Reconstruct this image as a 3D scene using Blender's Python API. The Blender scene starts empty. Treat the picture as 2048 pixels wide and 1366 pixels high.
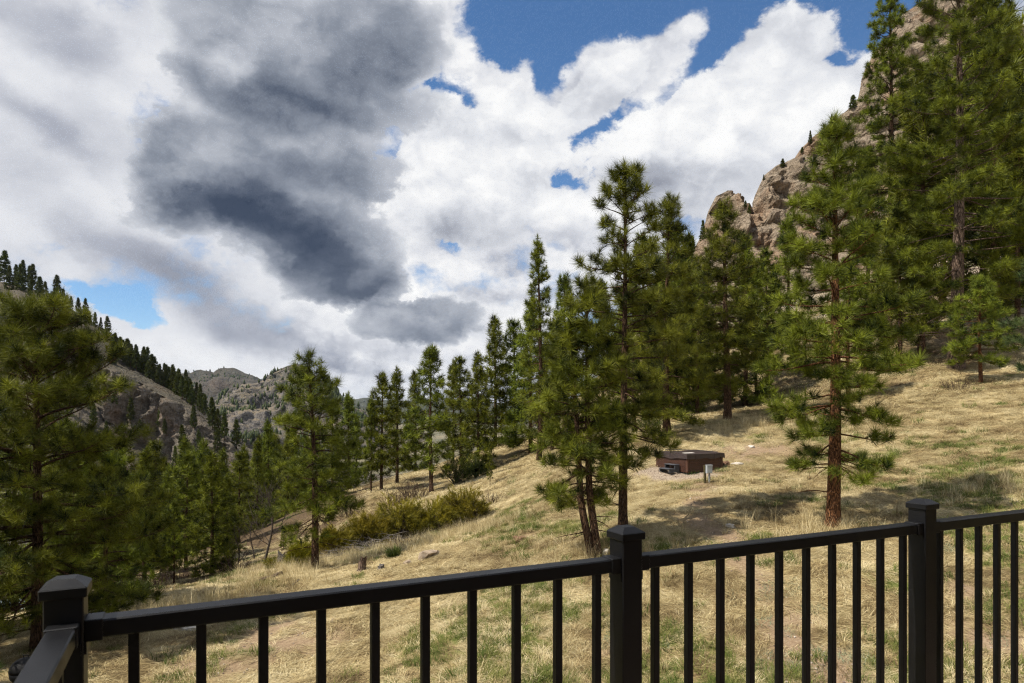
import bpy, math, random
import numpy as np
from mathutils import Vector, Matrix

# ------------------------------------------------------------------ camera, world, sun, exposure
F, CX, YH = 1335.0, 1024.0, 822.0          # focal length in photo pixels, principal column, horizon row
scene = bpy.context.scene
COL = scene.collection
cam_d = bpy.data.cameras.new('camera')
cam = bpy.data.objects.new('camera', cam_d); COL.objects.link(cam)
cam.location = (0, 0, 0); cam.rotation_euler = (math.radians(90), 0, 0)
cam_d.sensor_width = 36.0; cam_d.lens = 36.0 * F / 2048.0
cam_d.shift_y = (YH - 683.0) / 2048.0
cam_d.clip_start = 0.05; cam_d.clip_end = 60000
cam_d.dof.use_dof = True; cam_d.dof.focus_distance = 21.0; cam_d.dof.aperture_fstop = 9.0
scene.camera = cam
scene.view_settings.view_transform = 'Standard'; scene.view_settings.look = 'None'
scene.view_settings.exposure = 0.36; scene.view_settings.gamma = 1.0
scene.view_settings.use_curve_mapping = False
scene.cycles.max_bounces = 5; scene.cycles.diffuse_bounces = 2; scene.cycles.glossy_bounces = 2
scene.cycles.transmission_bounces = 4; scene.cycles.transparent_max_bounces = 4
scene.cycles.volume_bounces = 0

SUN_EL = math.radians(56); ALPHA = math.radians(21)       # sun from the left, a little behind the camera
TO_SUN = Vector((-math.cos(ALPHA) * math.cos(SUN_EL), -math.sin(ALPHA) * math.cos(SUN_EL), math.sin(SUN_EL)))
sl = bpy.data.lights.new('sun', 'SUN'); sl.energy = 5.0; sl.angle = math.radians(0.53); sl.color = (1.0, 0.93, 0.82)
sun = bpy.data.objects.new('sun', sl); COL.objects.link(sun)
sun.rotation_euler = TO_SUN.to_track_quat('Z', 'Y').to_euler(); sun.location = (-40, -20, 60)

class NT:
    """small helper to write node trees as expressions"""
    def __init__(s, tree):
        s.t = tree; s.t.nodes.clear()
    def n(s, kind, ins=None, **props):
        nd = s.t.nodes.new(kind)
        for k, v in props.items(): setattr(nd, k, v)
        for k, v in (ins or {}).items(): s.put(nd.inputs[k], v)
        return nd
    def put(s, sock, v):
        if isinstance(v, bpy.types.NodeSocket): s.t.links.new(v, sock)
        elif v is not None: sock.default_value = v
    def m(s, op, a, b=None, c=None, clamp=False):
        nd = s.n('ShaderNodeMath', operation=op, use_clamp=clamp)
        for i, v in enumerate((a, b, c)): s.put(nd.inputs[i], v)
        return nd.outputs[0]
    def v(s, op, a, b=None, scale=None):
        nd = s.n('ShaderNodeVectorMath', operation=op)
        s.put(nd.inputs[0], a)
        if b is not None: s.put(nd.inputs[1], b)
        if scale is not None: s.put(nd.inputs['Scale'], scale)
        return nd.outputs['Value'] if op in ('LENGTH', 'DOT_PRODUCT', 'DISTANCE') else nd.outputs[0]
    def mix(s, f, a, b, blend='MIX'):
        nd = s.n('ShaderNodeMix', data_type='RGBA', blend_type=blend)
        s.put(nd.inputs[0], f); s.put(nd.inputs[6], a); s.put(nd.inputs[7], b)
        return nd.outputs[2]
    def ss(s, x, lo, hi, a=0.0, b=1.0):
        nd = s.n('ShaderNodeMapRange', interpolation_type='SMOOTHSTEP')
        for i, v in enumerate((x, lo, hi, a, b)): s.put(nd.inputs[i], v)
        return nd.outputs[0]
    def lin(s, x, lo, hi, a=0.0, b=1.0):
        nd = s.n('ShaderNodeMapRange')
        for i, v in enumerate((x, lo, hi, a, b)): s.put(nd.inputs[i], v)
        return nd.outputs[0]
    def noise(s, vec, scale, detail=3, rough=0.55, dist=0.0, lac=2.0):
        return s.n('ShaderNodeTexNoise', {'Vector': vec, 'Scale': scale, 'Detail': detail, 'Roughness': rough, 'Distortion': dist, 'Lacunarity': lac})
    def ramp(s, f, stops, interp='LINEAR'):
        nd = s.n('ShaderNodeValToRGB'); s.put(nd.inputs[0], f); cr = nd.color_ramp; cr.interpolation = interp
        while len(cr.elements) < len(stops): cr.elements.new(0.5)
        for e, (p, c) in zip(cr.elements, stops): e.position = p; e.color = (*c, 1.0)
        return nd.outputs[0]

def sr(r, g, b):                      # 8 bit display colour to linear
    f = lambda c: c / 12.92 if c <= 0.04045 else ((c + 0.055) / 1.055) ** 2.4
    return (f(r / 255), f(g / 255), f(b / 255))
def azel(px, py):                     # photo pixel to sky direction in degrees
    a = math.atan((px - CX) / F)
    return math.degrees(a), math.degrees(math.atan((YH - py) / F * math.cos(a)))

world = bpy.data.worlds.new('World'); scene.world = world; world.use_nodes = True
world.cycles.sampling_method = 'NONE'
def build_sky():
    T = NT(world.node_tree)
    D = T.n('ShaderNodeTexCoord').outputs['Generated']
    rotated = {}
    def turn(Q, rot):                 # the coordinates turned by a few shared angles, made once each
        key = (Q.node.name, Q.name, rot)
        if key not in rotated:
            c, sn = math.cos(math.radians(rot)), math.sin(math.radians(rot))
            rotated[key] = T.n('ShaderNodeCombineXYZ', {0: T.v('DOT_PRODUCT', Q, (c, sn, 0)), 1: T.v('DOT_PRODUCT', Q, (-sn, c, 0))}).outputs[0]
        return rotated[key]
    def blob(Q, px, py, rx, ry, rot=0, gain=1.0):
        a, e = azel(px, py); k = 1 / 23.3 * math.cos(math.radians(a)) * math.cos(math.radians(e * 0.6))
        rot = int(round(rot / 15.0)) * 15; c, sn = math.cos(math.radians(rot)), math.sin(math.radians(rot))
        ax, ex = a * c + e * sn, -a * sn + e * c; ix, iy = 1 / (rx * k), 1 / (ry * k)
        nd = T.n('ShaderNodeVectorMath', operation='MULTIPLY_ADD')
        T.put(nd.inputs[0], turn(Q, rot)); nd.inputs[1].default_value = (ix, iy, 0); nd.inputs[2].default_value = (-ax * ix, -ex * iy, 0)
        return T.m('SUBTRACT', 1.0, T.v('LENGTH', nd.outputs[0]))
    def union(bl, k=0.25):
        o = bl[0]
        for b in bl[1:]: o = T.m('SMOOTH_MAX', o, b, k)
        return o
    def total(Q, lst):
        o = 0.0
        for (px, py, rx, ry, rot, g) in lst:
            b = T.ss(blob(Q, px, py, rx, ry, rot), 0.0, 1.0)
            o = T.m('MULTIPLY_ADD', b, g, o)
        return o
    def field(D):
        sp = T.n('ShaderNodeSeparateXYZ', {0: D})
        az = T.m('MULTIPLY', T.m('ARCTAN2', sp.outputs[0], sp.outputs[1]), 57.29578)
        el = T.m('MULTIPLY', T.m('ARCSINE', sp.outputs[2]), 57.29578)
        ae = T.n('ShaderNodeCombineXYZ', {0: az, 1: el}).outputs[0]
        P = T.v('MULTIPLY', D, (57.3, 57.3, 78.0))
        nb = T.noise(P, 0.07, 3, 0.5); ns = T.noise(P, 0.34, 5, 0.62)
        w1 = T.v('SCALE', T.v('SUBTRACT', nb.outputs['Color'], (0.5, 0.5, 0.5)), scale=7.0)
        w2 = T.v('SCALE', T.v('SUBTRACT', ns.outputs['Color'], (0.5, 0.5, 0.5)), scale=2.6)
        Q = T.v('ADD', ae, T.v('ADD', w1, w2))
        Q2 = T.v('ADD', ae, T.v('SCALE', w1, scale=0.45))
        PV = T.v('ADD', P, T.v('SCALE', w2, scale=0.9))
        vo = T.n('ShaderNodeTexVoronoi', {'Vector': PV, 'Scale': 0.15, 'Detail': 3.0, 'Roughness': 0.55, 'Lacunarity': 2.3}, feature='F1', normalize=True)
        puff = T.m('SUBTRACT', 0.62, vo.outputs['Distance'])
        fine = T.m('SUBTRACT', T.noise(PV, 0.115, 8, 0.6).outputs[0], 0.5)
        return dict(az=az, el=el, Q=Q, Q2=Q2, P=P, puff=puff, fine=fine, nb=nb.outputs[0], w2=w2, Qh=T.v('ADD', Q2, T.v('SCALE', w2, scale=1.5)))
    # where the blue shows between the clouds; generic broken cover elsewhere
    HOLES = [(1130, -50, 270, 190, 0, 1.8), (1640, -50, 520, 210, 0, 2.0), (985, 40, 110, 100, 30, 1.3), (885, 200, 95, 130, 30, 1.3), (925, 245, 80, 50, 0, 0.6),
             (1140, 330, 230, 115, 15, 1.25), (1085, 370, 80, 50, 0, 0.5), (1215, 250, 100, 80, -20, 0.6), (935, 465, 90, 45, 0, 0.9), (960, 560, 60, 40, 0, 0.35), (1000, 105, 60, 70, 30, 0.8), (1090, 130, 60, 90, 0, 1.1),
             (265, 625, 105, 40, -30, 1.6), (175, 585, 80, 26, -30, 0.8), (40, 120, 260, 170, 0, -0.7), (70, 320, 330, 190, 0, -0.9), (1235, 150, 20, 60, -30, 0.5)]
    GREY = [(120, 90, 330, 85, -8, 0.34), (60, 240, 170, 45, -35, 0.22), (280, 500, 360, 75, -30, 0.24), (420, 600, 380, 110, -30, 0.32), (560, 690, 240, 50, -15, 0.28),
            (1330, 335, 190, 62, 3, 0.55), (930, 440, 120, 70, 10, 0.40), (1060, 520, 120, 60, 0, 0.28), (1120, 600, 160, 40, 0, 0.35), (950, 590, 120, 40, 0, 0.3),
            (740, 735, 200, 28, 0, 0.35), (1180, 480, 90, 50, 0, 0.2), (1180, 215, 110, 60, 10, 0.10)]
    PATCH = [(1180, 165, 170, 80, 30, 1.0), (1300, 80, 110, 75, 30, 1.35), (1340, 30, 60, 60, 45, 0.9), (1030, 190, 90, 60, -30, 0.6)]
    WHITE = [(1480, 175, 190, 120, 10, 0.5), (1640, 190, 190, 100, -5, 0.5), (1330, 215, 120, 90, 20, 0.35), (980, 215, 90, 100, 0, 0.25), (880, 330, 120, 90, 0, 0.2), (380, 720, 260, 60, 0, 0.25), (1110, 420, 150, 60, 0, 0.25),
             (300, 170, 170, 80, 30, 0.2), (230, 400, 170, 130, 0, 0.4), (280, 190, 110, 110, 0, 0.35), (860, 560, 120, 50, 0, 0.3)]
    SHARP = [(1530, 185, 140, 100, 12), (1400, 230, 110, 80, 25), (1620, 205, 150, 75, 0), (1760, 190, 170, 75, 0), (1480, 300, 330, 120, 0), (1190, 190, 120, 45, 30), (890, 340, 110, 105, 0), (1010, 290, 130, 70, 15), (960, 400, 130, 80, 0)]
    DARK = [(610, 120, 260, 95, -8), (560, 50, 210, 70, 0), (750, 50, 150, 80, 0), (580, 210, 200, 65, 0), (395, 340, 150, 100, 10), (520, 390, 260, 95, -20), (660, 480, 165, 92, -15), (590, 330, 200, 100, 0),
            (715, 550, 125, 48, 0), (320, 310, 80, 80, 0)]
    LENS = (845, 632, 125, 44, 0)
    DEEP = [(500, 205, 220, 50, -10, 0.42), (650, 205, 200, 65, -8, 0.55), (760, 110, 140, 90, 10, 0.30), (560, 440, 230, 70, -18, 0.95), (440, 400, 150, 40, -10, 0.4), (690, 530, 160, 70, -15, 0.55), (740, 580, 140, 40, 0, 0.45),
            (330, 370, 120, 70, -15, 0.45), (855, 640, 100, 30, 0, 0.35), (780, 380, 110, 50, -20, 0.28), (600, 330, 260, 90, 0, 0.12)]
    LIT = [(470, 140, 110, 60, 30, 0.5), (560, 40, 120, 70, 0, 0.3), (640, 300, 170, 40, -10, 0.15), (850, 480, 110, 110, 0, 0.20), (430, 300, 130, 60, 0, 0.10)]
    A = field(D)
    # the same relief a little towards the sun: where it rises the cloud is lit, where it falls it is shaded
    D2 = T.v('NORMALIZE', T.v('ADD', D, (-1.1 / 57.3, 0.0, 1.9 / 57.3)))
    P2 = T.v('ADD', T.v('MULTIPLY', D2, (57.3, 57.3, 78.0)), T.v('SCALE', A['w2'], scale=0.9))
    vo2 = T.n('ShaderNodeTexVoronoi', {'Vector': P2, 'Scale': 0.15, 'Detail': 2.0, 'Roughness': 0.5, 'Lacunarity': 2.4}, feature='F1', normalize=True)
    puff2 = T.m('SUBTRACT', 0.62, vo2.outputs['Distance'])
    fine2 = T.m('SUBTRACT', T.noise(P2, 0.115, 4, 0.58).outputs[0], 0.5)
    relief = T.m('SUBTRACT', T.m('MULTIPLY_ADD', A['fine'], 2.2, A['puff']), T.m('MULTIPLY_ADD', fine2, 2.2, puff2))
    relief = T.m('MULTIPLY', T.m('TANH', T.m('MULTIPLY', relief, 2.2)), 0.5)
    # --- sheet
    c = T.m('MULTIPLY_ADD', T.m('SUBTRACT', A['nb'], 0.5), 1.6, 0.24)
    c = T.m('MULTIPLY_ADD', A['puff'], 0.9, c); c = T.m('MULTIPLY_ADD', A['fine'], 3.5, c)
    front = T.ss(T.m('ABSOLUTE', A['az']), 50.0, 36.0); low = T.ss(A['el'], 40.0, 31.0)
    c = T.m('MULTIPLY_ADD', T.m('MULTIPLY', front, low), 0.10, c)
    c = T.m('MULTIPLY_ADD', T.ss(A['el'], 9.0, 2.0), 0.55, c)
    c = T.m('SUBTRACT', c, T.ss(A['el'], 36.0, 50.0, 0.0, 0.42))
    cA = T.m('ADD', T.m('SUBTRACT', c, total(A['Qh'], HOLES)), total(A['Q'], PATCH))
    grey = total(A['Q'], GREY); white = total(A['Q2'], WHITE)
    soft = T.m('MULTIPLY', T.ss(A['az'], -14.0, -24.0), front)          # the left half is a smooth high sheet
    rel1 = T.m('MULTIPLY', relief, T.m('SUBTRACT', 1.0, T.m('MULTIPLY', soft, 0.72)))
    a1 = T.ss(cA, -0.14, 0.56)
    b1 = T.m('MULTIPLY_ADD', rel1, 0.62, T.m('MULTIPLY_ADD', soft, 0.10, 0.52))
    b1 = T.m('MULTIPLY_ADD', T.m('MULTIPLY', A['puff'], T.m('SUBTRACT', 1.0, soft)), 0.55, b1)
    b1 = T.m('SUBTRACT', T.m('MULTIPLY_ADD', white, 0.5, b1), T.m('MULTIPLY', grey, 0.85))
    b1 = T.m('MULTIPLY_ADD', T.m('SUBTRACT', A['nb'], 0.5), 0.6, b1)
    col1 = T.ramp(b1, [(0.0, sr(120, 126, 142)), (0.35, sr(176, 180, 192)), (0.62, sr(222, 224, 230)), (0.85, sr(247, 247, 248)), (1.0, sr(255, 255, 254))])
    # --- crisp white cumulus
    u = union([blob(A['Q2'], *b) for b in SHARP], 0.12)
    sA = T.m('MULTIPLY_ADD', A['fine'], 1.9, T.m('MULTIPLY_ADD', A['puff'], 0.85, T.m('SUBTRACT', u, 0.08)))
    a2 = T.ss(sA, 0.0, 0.15)
    b2 = T.m('MULTIPLY_ADD', relief, 0.60, 0.70)
    b2 = T.m('SUBTRACT', b2, T.m('MULTIPLY', grey, 0.85))
    b2 = T.m('MULTIPLY_ADD', white, 0.22, b2)
    col2 = T.ramp(b2, [(0.0, sr(130, 134, 148)), (0.35, sr(182, 186, 196)), (0.65, sr(228, 230, 235)), (0.88, sr(252, 252, 252)), (1.0, sr(255, 255, 255))])
    # --- dark foreground cloud
    u = union([blob(A['Q'], *b) for b in DARK], 0.3)
    u = T.m('MAXIMUM', u, T.m('SUBTRACT', blob(A['Qh'], *LENS), 0.05))
    dA = T.m('MULTIPLY_ADD', A['fine'], 1.5, T.m('MULTIPLY_ADD', A['puff'], 0.45, u))
    a3 = T.ss(dA, 0.0, 0.12)
    deep = total(A['Q'], DEEP); lit = total(A['Q'], LIT)
    b3 = T.m('SUBTRACT', 0.74, T.m('MULTIPLY', T.ss(dA, 0.0, 0.42), 0.27))
    b3 = T.m('MULTIPLY_ADD', lit, 0.6, T.m('SUBTRACT', b3, T.m('MULTIPLY', deep, 0.50)))
    b3 = T.m('MULTIPLY_ADD', relief, 0.26, b3)
    b3 = T.m('MULTIPLY_ADD', A['fine'], 0.45, b3)
    col3 = T.ramp(b3, [(0.0, sr(62, 73, 93)), (0.2, sr(92, 101, 118)), (0.42, sr(140, 147, 160)), (0.66, sr(190, 194, 203)), (0.9, sr(238, 240, 243)), (1.0, sr(250, 250, 250))])
    col = T.mix(a2, col1, col2); col = T.mix(a3, col, col3)
    alpha = T.m('MAXIMUM', T.m('MAXIMUM', a1, a2), a3)
    sky = T.n('ShaderNodeTexSky', sky_type='NISHITA', sun_disc=False, sun_elevation=SUN_EL, altitude=1400.0, air_density=1.0, dust_density=0.3, ozone_density=2.2)
    sky.sun_rotation = math.atan2(TO_SUN.x, TO_SUN.y)
    blue = T.n('ShaderNodeHueSaturation', {'Saturation': 1.16, 'Value': 1.0, 'Color': sky.outputs[0]}).outputs[0]
    fade = T.ss(A['el'], -6.0, -1.0)                  # the clouds thin into clear air below the horizon line
    # outside the part of the sky shaped above, the same broken cover goes on by itself
    ca = T.m('MULTIPLY_ADD', T.m('SUBTRACT', A['nb'], 0.5), 1.6, 0.24); ca = T.m('MULTIPLY_ADD', A['puff'], 0.9, ca); ca = T.m('MULTIPLY_ADD', A['fine'], 3.5, ca)
    ca = T.m('SUBTRACT', ca, T.ss(A['el'], 36.0, 50.0, 0.0, 0.42))
    cb = T.m('MULTIPLY_ADD', A['puff'], 0.55, T.m('MULTIPLY_ADD', T.m('SUBTRACT', A['nb'], 0.5), 0.6, 0.52))
    colb = T.ramp(cb, [(0.0, sr(120, 126, 142)), (0.35, sr(176, 180, 192)), (0.62, sr(222, 224, 230)), (0.85, sr(247, 247, 248)), (1.0, sr(255, 255, 254))])
    def both(al, c):
        x = T.n('ShaderNodeBackground', {'Color': blue, 'Strength': 0.11}); y = T.n('ShaderNodeBackground', {'Color': c, 'Strength': 0.78})
        return T.n('ShaderNodeMixShader', {0: T.m('MULTIPLY', al, fade), 1: x.outputs[0], 2: y.outputs[0]}).outputs[0]
    inside = T.m('MULTIPLY', T.m('LESS_THAN', T.m('ABSOLUTE', A['az']), 54.0), T.m('MULTIPLY', T.m('LESS_THAN', A['el'], 44.0), T.m('GREATER_THAN', A['el'], -6.0)))
    mx = T.n('ShaderNodeMixShader', {0: inside, 1: both(T.ss(ca, -0.14, 0.56), colb), 2: both(alpha, col)})
    T.n('ShaderNodeOutputWorld', {'Surface': mx.outputs[0]})
build_sky()
scene.cycles.use_adaptive_sampling = True; scene.cycles.adaptive_threshold = 0.02; scene.cycles.adaptive_min_samples = 12
scene.cycles.sample_clamp_indirect = 6.0
# ------------------------------------------------------------------ numbers: noise, meshes, tags
def _hash(ix, iy, iz, seed):
    h = (ix * 374761393 + iy * 668265263 + iz * 2147483647 + seed * 1274126177) & 0xffffffff
    h = ((h ^ (h >> 13)) * 1274126177) & 0xffffffff
    return (h ^ (h >> 16)) & 0xffff
def vnoise(p, seed=0):                # value noise, smooth, about -1..1
    p = np.asarray(p, float); i = np.floor(p).astype(np.int64); f = p - i; u = f * f * f * (f * (f * 6 - 15) + 10)
    o = np.zeros(len(p))
    for dx in (0, 1):
        wx = u[:, 0] if dx else 1 - u[:, 0]
        for dy in (0, 1):
            wy = u[:, 1] if dy else 1 - u[:, 1]
            for dz in (0, 1):
                wz = u[:, 2] if dz else 1 - u[:, 2]
                o += wx * wy * wz * (_hash(i[:, 0] + dx, i[:, 1] + dy, i[:, 2] + dz, seed) / 32767.5 - 1)
    return o
def fbm(p, octs=5, gain=0.5, seed=0, ridge=False):
    o = np.zeros(len(p)); a = 1.0; p = np.asarray(p, float)
    for k in range(octs):
        n = vnoise(p, seed + k * 17)
        o += a * ((1 - 2 * np.abs(n)) if ridge else n); a *= gain; p = p * 2.03 + 11.7
    return o
def P3(x, y, z=None):
    x = np.asarray(x, float).ravel(); y = np.asarray(y, float).ravel()
    return np.stack([x, y, np.zeros_like(x) if z is None else np.asarray(z, float).ravel()], 1)
def tag(o, label=None, cat=None, group=None, kind=None):
    if label: o['label'] = label
    if cat: o['category'] = cat
    if group: o['group'] = group
    if kind: o['kind'] = kind
    return o
def mesh_np(name, verts, faces, k, mat=None, smooth=False, attrs=None):
    """verts (n,3), faces (m,k) all of k corners"""
    me = bpy.data.meshes.new(name); n, m = len(verts), len(faces)
    me.vertices.add(n); me.vertices.foreach_set('co', np.ascontiguousarray(verts, np.float32).ravel())
    me.loops.add(m * k); me.loops.foreach_set('vertex_index', np.ascontiguousarray(faces, np.int32).ravel())
    me.polygons.add(m); me.polygons.foreach_set('loop_start', np.arange(0, m * k, k, dtype=np.int32))
    if smooth: me.polygons.foreach_set('use_smooth', np.ones(m, bool))
    me.update(calc_edges=True)
    for an, av in (attrs or {}).items():
        at = me.attributes.new(an, 'FLOAT', 'POINT'); at.data.foreach_set('value', np.ascontiguousarray(av, np.float32))
    if mat: me.materials.append(mat)
    return me
def link(name, me, parent=None, loc=(0, 0, 0), rot=(0, 0, 0), scale=(1, 1, 1)):
    o = bpy.data.objects.new(name, me); COL.objects.link(o)
    if parent: o.parent = parent
    o.location = loc; o.rotation_euler = rot; o.scale = scale
    return o
def empty(name, loc=(0, 0, 0), rz=0.0):
    o = bpy.data.objects.new(name, None); COL.objects.link(o); o.location = loc; o.rotation_euler = (0, 0, rz); o.empty_display_size = 0.2
    return o
class MB:
    """collects boxes, tubes and loose polygons into one mesh"""
    def __init__(s): s.v = []; s.f = []
    def add(s, verts, faces):
        b = len(s.v); s.v += [tuple(v) for v in verts]; s.f += [tuple(i + b for i in f) for f in faces]; return s
    def box(s, x0, x1, y0, y1, z0, z1, M=None, bev=0.0):
        if bev > 0:                   # chamfered box
            V = []; idx = {}
            for i, sx in enumerate((-1, 1)):
                for j, sy in enumerate((-1, 1)):
                    for k, sz in enumerate((-1, 1)):
                        c = ((x0, x1)[i], (y0, y1)[j], (z0, z1)[k])
                        for ax in range(3):
                            p = list(c)
                            for a2 in range(3):
                                if a2 != ax: p[a2] -= (sx, sy, sz)[a2] * bev
                            idx[(i, j, k, ax)] = len(V); V.append(tuple(p))
            Fc = []
            for ax in range(3):
                o1, o2 = [a for a in range(3) if a != ax]
                for sgn in (0, 1):
                    q = []
                    for (p1, p2) in ((0, 0), (1, 0), (1, 1), (0, 1)):
                        ijk = [0, 0, 0]; ijk[ax] = sgn; ijk[o1] = p1; ijk[o2] = p2; q.append(idx[(*ijk, ax)])
                    flip = (sgn == 0) ^ (ax == 1)
                    Fc.append(q[::-1] if flip else q)
            for ax in range(3):       # edges along ax
                o1, o2 = [a for a in range(3) if a != ax]
                for p1 in (0, 1):
                    for p2 in (0, 1):
                        a = [0, 0, 0]; a[o1] = p1; a[o2] = p2; b = list(a); b[ax] = 1
                        Fc.append([idx[(*a, o1)], idx[(*b, o1)], idx[(*b, o2)], idx[(*a, o2)]])
            for i in (0, 1):
                for j in (0, 1):
                    for k in (0, 1): Fc.append([idx[(i, j, k, 0)], idx[(i, j, k, 1)], idx[(i, j, k, 2)]])
        else:
            V = [(x, y, z) for x in (x0, x1) for y in (y0, y1) for z in (z0, z1)]
            Fc = [(0, 1, 3, 2), (4, 6, 7, 5), (0, 4, 5, 1), (2, 3, 7, 6), (0, 2, 6, 4), (1, 5, 7, 3)]
        if M is not None: V = [tuple(M @ Vector(v)) for v in V]
        return s.add(V, Fc)
    def tube(s, pts, rad, n=6, cap=True):
        pts = [Vector(p) for p in pts]; V = []; Fc = []; up = Vector((0.3, 0.2, 0.93)).normalized()
        if np.isscalar(rad): rad = [rad] * len(pts)
        for i, p in enumerate(pts):
            d = (pts[min(i + 1, len(pts) - 1)] - pts[max(i - 1, 0)]).normalized()
            a = d.cross(up if abs(d.dot(up)) < 0.97 else Vector((1, 0, 0))).normalized(); b = d.cross(a)
            for k in range(n):
                t = 2 * math.pi * k / n; V.append(p + (a * math.cos(t) + b * math.sin(t)) * rad[i])
        for i in range(len(pts) - 1):
            for k in range(n):
                Fc.append((i * n + k, i * n + (k + 1) % n, (i + 1) * n + (k + 1) % n, (i + 1) * n + k))
        if cap:
            Fc.append(tuple(range(n))[::-1]); Fc.append(tuple(range((len(pts) - 1) * n, len(pts) * n)))
        return s.add(V, Fc)
    def lathe(s, prof, n=16, M=None):
        V = []; Fc = []
        for (r, z) in prof:
            for k in range(n):
                t = 2 * math.pi * k / n; p = Vector((r * math.cos(t), r * math.sin(t), z)); V.append(M @ p if M is not None else p)
        for i in range(len(prof) - 1):
            for k in range(n): Fc.append((i * n + k, i * n + (k + 1) % n, (i + 1) * n + (k + 1) % n, (i + 1) * n + k))
        Fc.append(tuple(range(n))[::-1]); Fc.append(tuple(range((len(prof) - 1) * n, len(prof) * n)))
        return s.add(V, Fc)
    def mesh(s, name, mat, smooth=False, recalc=True):
        me = bpy.data.meshes.new(name); me.from_pydata([tuple(v) for v in s.v], [], s.f)
        if recalc:
            import bmesh
            bm = bmesh.new(); bm.from_mesh(me); bmesh.ops.recalc_face_normals(bm, faces=bm.faces); bm.to_mesh(me); bm.free()
        if smooth: me.polygons.foreach_set('use_smooth', np.ones(len(me.polygons), bool))
        me.materials.append(mat); me.update(); return me
    def build(s, name, mat, parent=None, smooth=False, loc=(0, 0, 0), rot=(0, 0, 0)):
        return link(name, s.mesh(name, mat, smooth), parent, loc, rot)

def mat(name):
    m = bpy.data.materials.new(name); m.use_nodes = True
    return m, NT(m.node_tree)
def finish(T, **kw):
    d = T.n('ShaderNodeBsdfPrincipled', kw); T.n('ShaderNodeOutputMaterial', {0: d.outputs[0]}); return d
ordinal = ['first', 'second', 'third', 'fourth', 'fifth', 'sixth', 'seventh', 'eighth', 'ninth', 'tenth', 'eleventh', 'twelfth', 'thirteenth', 'fourteenth', 'fifteenth', 'sixteenth', 'seventeenth', 'eighteenth', 'nineteenth', 'twentieth']
def nth(i):
    n = i + 1
    if n <= 20: return ordinal[i]
    tens = ['', '', 'twent', 'thirt', 'fort', 'fift', 'sixt', 'sevent', 'eight', 'ninet'][n // 10]
    return tens + ('ieth' if n % 10 == 0 else 'y-' + ordinal[n % 10 - 1])
scene.cycles.use_denoising = True; scene.cycles.denoiser = 'OPENIMAGEDENOISE'; scene.cycles.denoising_prefilter = 'NONE'; scene.cycles.filter_width = 1.2

# ------------------------------------------------------------------ the lie of the land (metres, eye at the origin)
def ray(px, py, d):                   # point seen at a photo pixel, d metres ahead
    return ((px - CX) / F * d, d, -(py - YH) / F * d)
S = 1.2
SEEN = [(1200, 1366, 11), (400, 1366, 12.4), (2040, 1366, 9.8), (800, 1366, 11.6), (1600, 1366, 10.4), (2040, 1000, 17.4), (1830, 935, 22), (1665, 1055, 17.1), (1190, 1110, 16.4), (1245, 1062, 18),
        (1330, 941, 25.4), (1388, 950, 24.8), (1450, 938, 25.6), (1417, 966, 23.5), (1480, 882, 29), (1455, 838, 33), (1332, 858, 31), (1697, 805, 35), (1912, 738, 38), (1962, 765, 34), (1776, 690, 46), (2046, 745, 36),
        (1412, 768, 50), (1513, 800, 42), (1500, 650, 75), (1600, 560, 92), (1400, 560, 100), (1300, 690, 85), (1900, 560, 72), (1150, 850, 62), (1024, 884, 58), (956, 943, 46), (922, 940, 48), (863, 984, 40), (794, 964, 46),
        (763, 977, 42), (713, 974, 52), (980, 970, 34), (720, 1095, 27), (960, 1042, 29), (632, 1139, 22), (725, 1132, 20.5), (560, 1160, 20), (300, 1235, 17.5), (424, 1152, 26), (211, 1225, 18.5), (72, 1295, 15), (190, 1345, 12.6),
        (500, 1112, 31), (350, 1125, 40)]
CTRL = [ray(x, y, d * S) for x, y, d in SEEN]
CTRL += [(0, 2, -6.2), (-9, 2, -6.9), (10, 1, -5.0), (22, 4, -3.4), (30, 16, -1.0), (42, 30, 3.0), (54, 48, 9.0), (-20, 6, -8.2), (0, -14, -6.6), (24, -14, -4.4), (-24, -14, -9.4), (-48, 48, -17), (-36, 70, -18.5), (-36, 105, -23), (-72, 108, -28), (-18, 108, -15),
         (-10, 86, -9.0), (-120, 120, -36), (-60, 20, -17), (-110, 30, -26), (0, 110, -9), (20, 150, 4), (-40, 170, -32), (60, 20, 6.0), (80, 60, 22), (100, 110, 44), (60, 140, 40), (-140, 170, -46), (100, 170, 50)]
CTRL = np.array(CTRL)
def _tps():
    n = len(CTRL); xy = CTRL[:, :2] / 30.0
    r2 = ((xy[:, None] - xy[None]) ** 2).sum(2); K = np.where(r2 > 0, r2 * np.log(r2 + 1e-12) * 0.5, 0) + np.eye(n) * 2e-3
    A = np.zeros((n + 3, n + 3)); A[:n, :n] = K; A[:n, n] = 1; A[:n, n + 1:] = xy; A[n, :n] = 1; A[n + 1:, :n] = xy.T
    return np.linalg.solve(A, np.r_[CTRL[:, 2], 0, 0, 0]), xy
_W, _XY = _tps()
def H(x, y):
    x = np.atleast_1d(np.asarray(x, float)); y = np.atleast_1d(np.asarray(y, float)); sh = x.shape
    q = np.stack([x.ravel(), y.ravel()], 1) / 30.0; z = np.zeros(len(q))
    for i in range(0, len(q), 20000):
        r2 = ((q[i:i + 20000, None] - _XY[None]) ** 2).sum(2)
        z[i:i + 20000] = (np.where(r2 > 0, r2 * np.log(r2 + 1e-12) * 0.5, 0)) @ _W[:len(_XY)] + _W[len(_XY)] + q[i:i + 20000] @ _W[len(_XY) + 1:]
    p = P3(x, y)
    z += 0.07 * fbm(p * 0.45, 4, 0.55, 3) + 0.16 * fbm(p * 0.11, 3, 0.5, 9) * np.clip((p[:, 1] - 8) / 20, 0.2, 1.6)
    return z.reshape(sh)
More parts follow.
